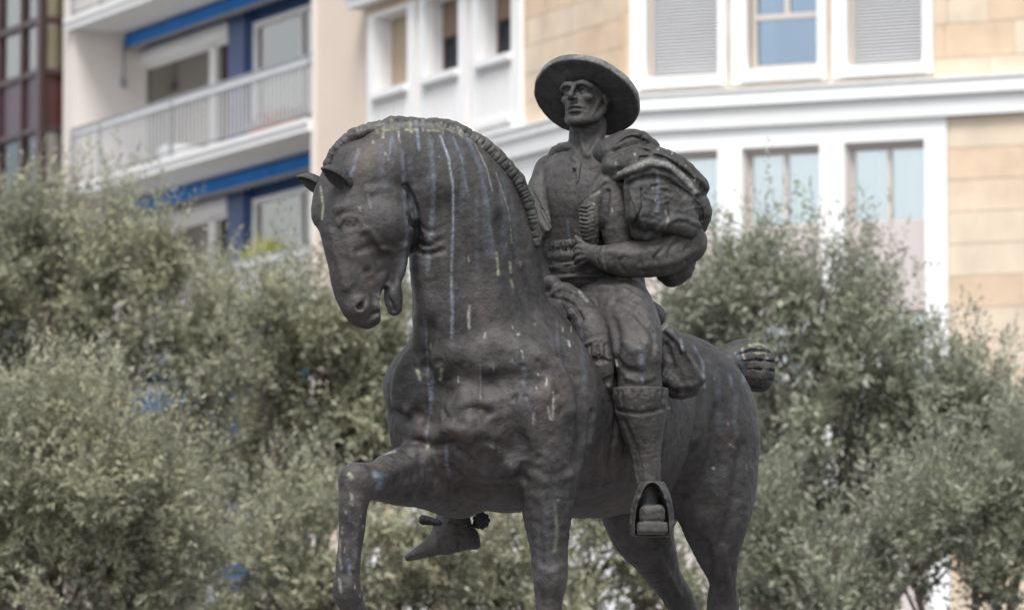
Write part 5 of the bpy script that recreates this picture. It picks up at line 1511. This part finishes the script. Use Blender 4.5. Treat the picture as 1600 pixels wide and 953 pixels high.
# rear flap and bag
ax1 = nrm(Q(1085, 600, 0) - Q(1035, 520, 0)); ax2 = nrm(np.cross(ax1, [0, 1, 0]))
P_.box(Q(1055, 566, 62), (52 * s, 24 * s, 26 * s), (ax1, np.array([0.35, .94, 0]), ax2), rnd=.02, k=.01)
P_.tube([Q(1038, 590, 74), Q(1058, 606, 68), Q(1078, 608, 56)], np.array([14, 17, 12]) * s, np.array([22, 24, 18]) * s, n=2, k=.01)
P_.stroke([(1030, 600), (1050, 612), (1078, 612)], 6, 5, mode='sub', k=4)
P_.stroke([(1036, 512), (1060, 532), (1068, 548)], 4.5, 4, k=3)
P_.stroke([(1040, 540), (1050, 570), (1040, 590)], 4, 2, mode='sub', k=6)
saddle = finish(P_, 'saddle', M_BR, statue, lump=(.003, 16), fine=(.0012, 60), seed=51)

# ---- near box stirrup
T_ = Field.px(970, 1066, 755, 850, 90, 240, 0.0038)
def prism(y0, y1, wdt0, wdt1, w0, w1, shrink, mode, k=.006):
    P, ra, rb = [], [], []
    for t in np.linspace(0, 1, 6):
        P.append(Q(1018 + (1 - t) * -1, y0 + (y1 - y0) * t, (w0 + w1) / 2)); ra.append(max(2, wdt0 + (wdt1 - wdt0) * t - shrink) * s); rb.append(((w1 - w0) / 2 - (0 if mode == 'sub' else 0)) * s)
    return P, ra, rb
yy = [770, 778, 790, 806, 824, 838]
T_.tube([Q(1019, y, 155) for y in yy], np.array([32] * 6) * s, np.array([20, 27, 31, 32.5, 33.5, 33]) * s, np.array([1., 0, 0]), n=3, k=.003)
T_.box(Q(1018, 856, 155), (60 * s, 80 * s, 18 * s), None, rnd=.001, k=.003, mode='sub')
T_.tube([Q(1019, y, 172) for y in (799, 806, 816, 829)], np.array([44] * 4) * s, np.array([20, 24, 25.5, 26]) * s, np.array([1., 0, 0]), n=3, k=.006, mode='sub')
T_.stroke([(987, 818), (989, 795), (998, 777), (1019, 769), (1040, 777), (1049, 795), (1051, 818)], 3.4, 3, k=3)
T_.stroke([(1001, 794), (1008, 785), (1019, 782), (1030, 785), (1037, 794)], 2.5, 2, mode='sub', k=3)
stirrup = finish(T_, 'stirrup', M_BR3, statue, lump=(.002, 26), fine=(.0008, 80), seed=61)

# ---- far spur with its rowel and strap
U_ = Field.px(648, 778, 792, 842, -40, 45, 0.003)
U_.tube([Q(662, 812, 4), Q(674, 814, 6), Q(690, 818, 14)], np.array([8, 6.5, 5]) * s, np.array([10, 10, 9]) * s, n=2, k=.004)
U_.tube([Q(690, 818, 16), Q(714, 822, 20), Q(732, 824, 8), Q(744, 820, 0)], np.array([4, 4, 5, 4]) * s, n=2, k=.004)
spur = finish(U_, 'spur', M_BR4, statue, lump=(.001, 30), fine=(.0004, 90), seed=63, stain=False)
U2 = Field.px(730, 776, 790, 838, -20, 22, 0.0028)
for i in range(9):
    a = 2 * pi * i / 9
    U2.ell(Q(752 + 10 * cos(a), 813 + 10 * sin(a), 0), (4.2 * s, 5 * s, 4.2 * s), k=.002)
U2.ell(Q(752, 813, 0), (10 * s, 6 * s, 10 * s), k=.003)
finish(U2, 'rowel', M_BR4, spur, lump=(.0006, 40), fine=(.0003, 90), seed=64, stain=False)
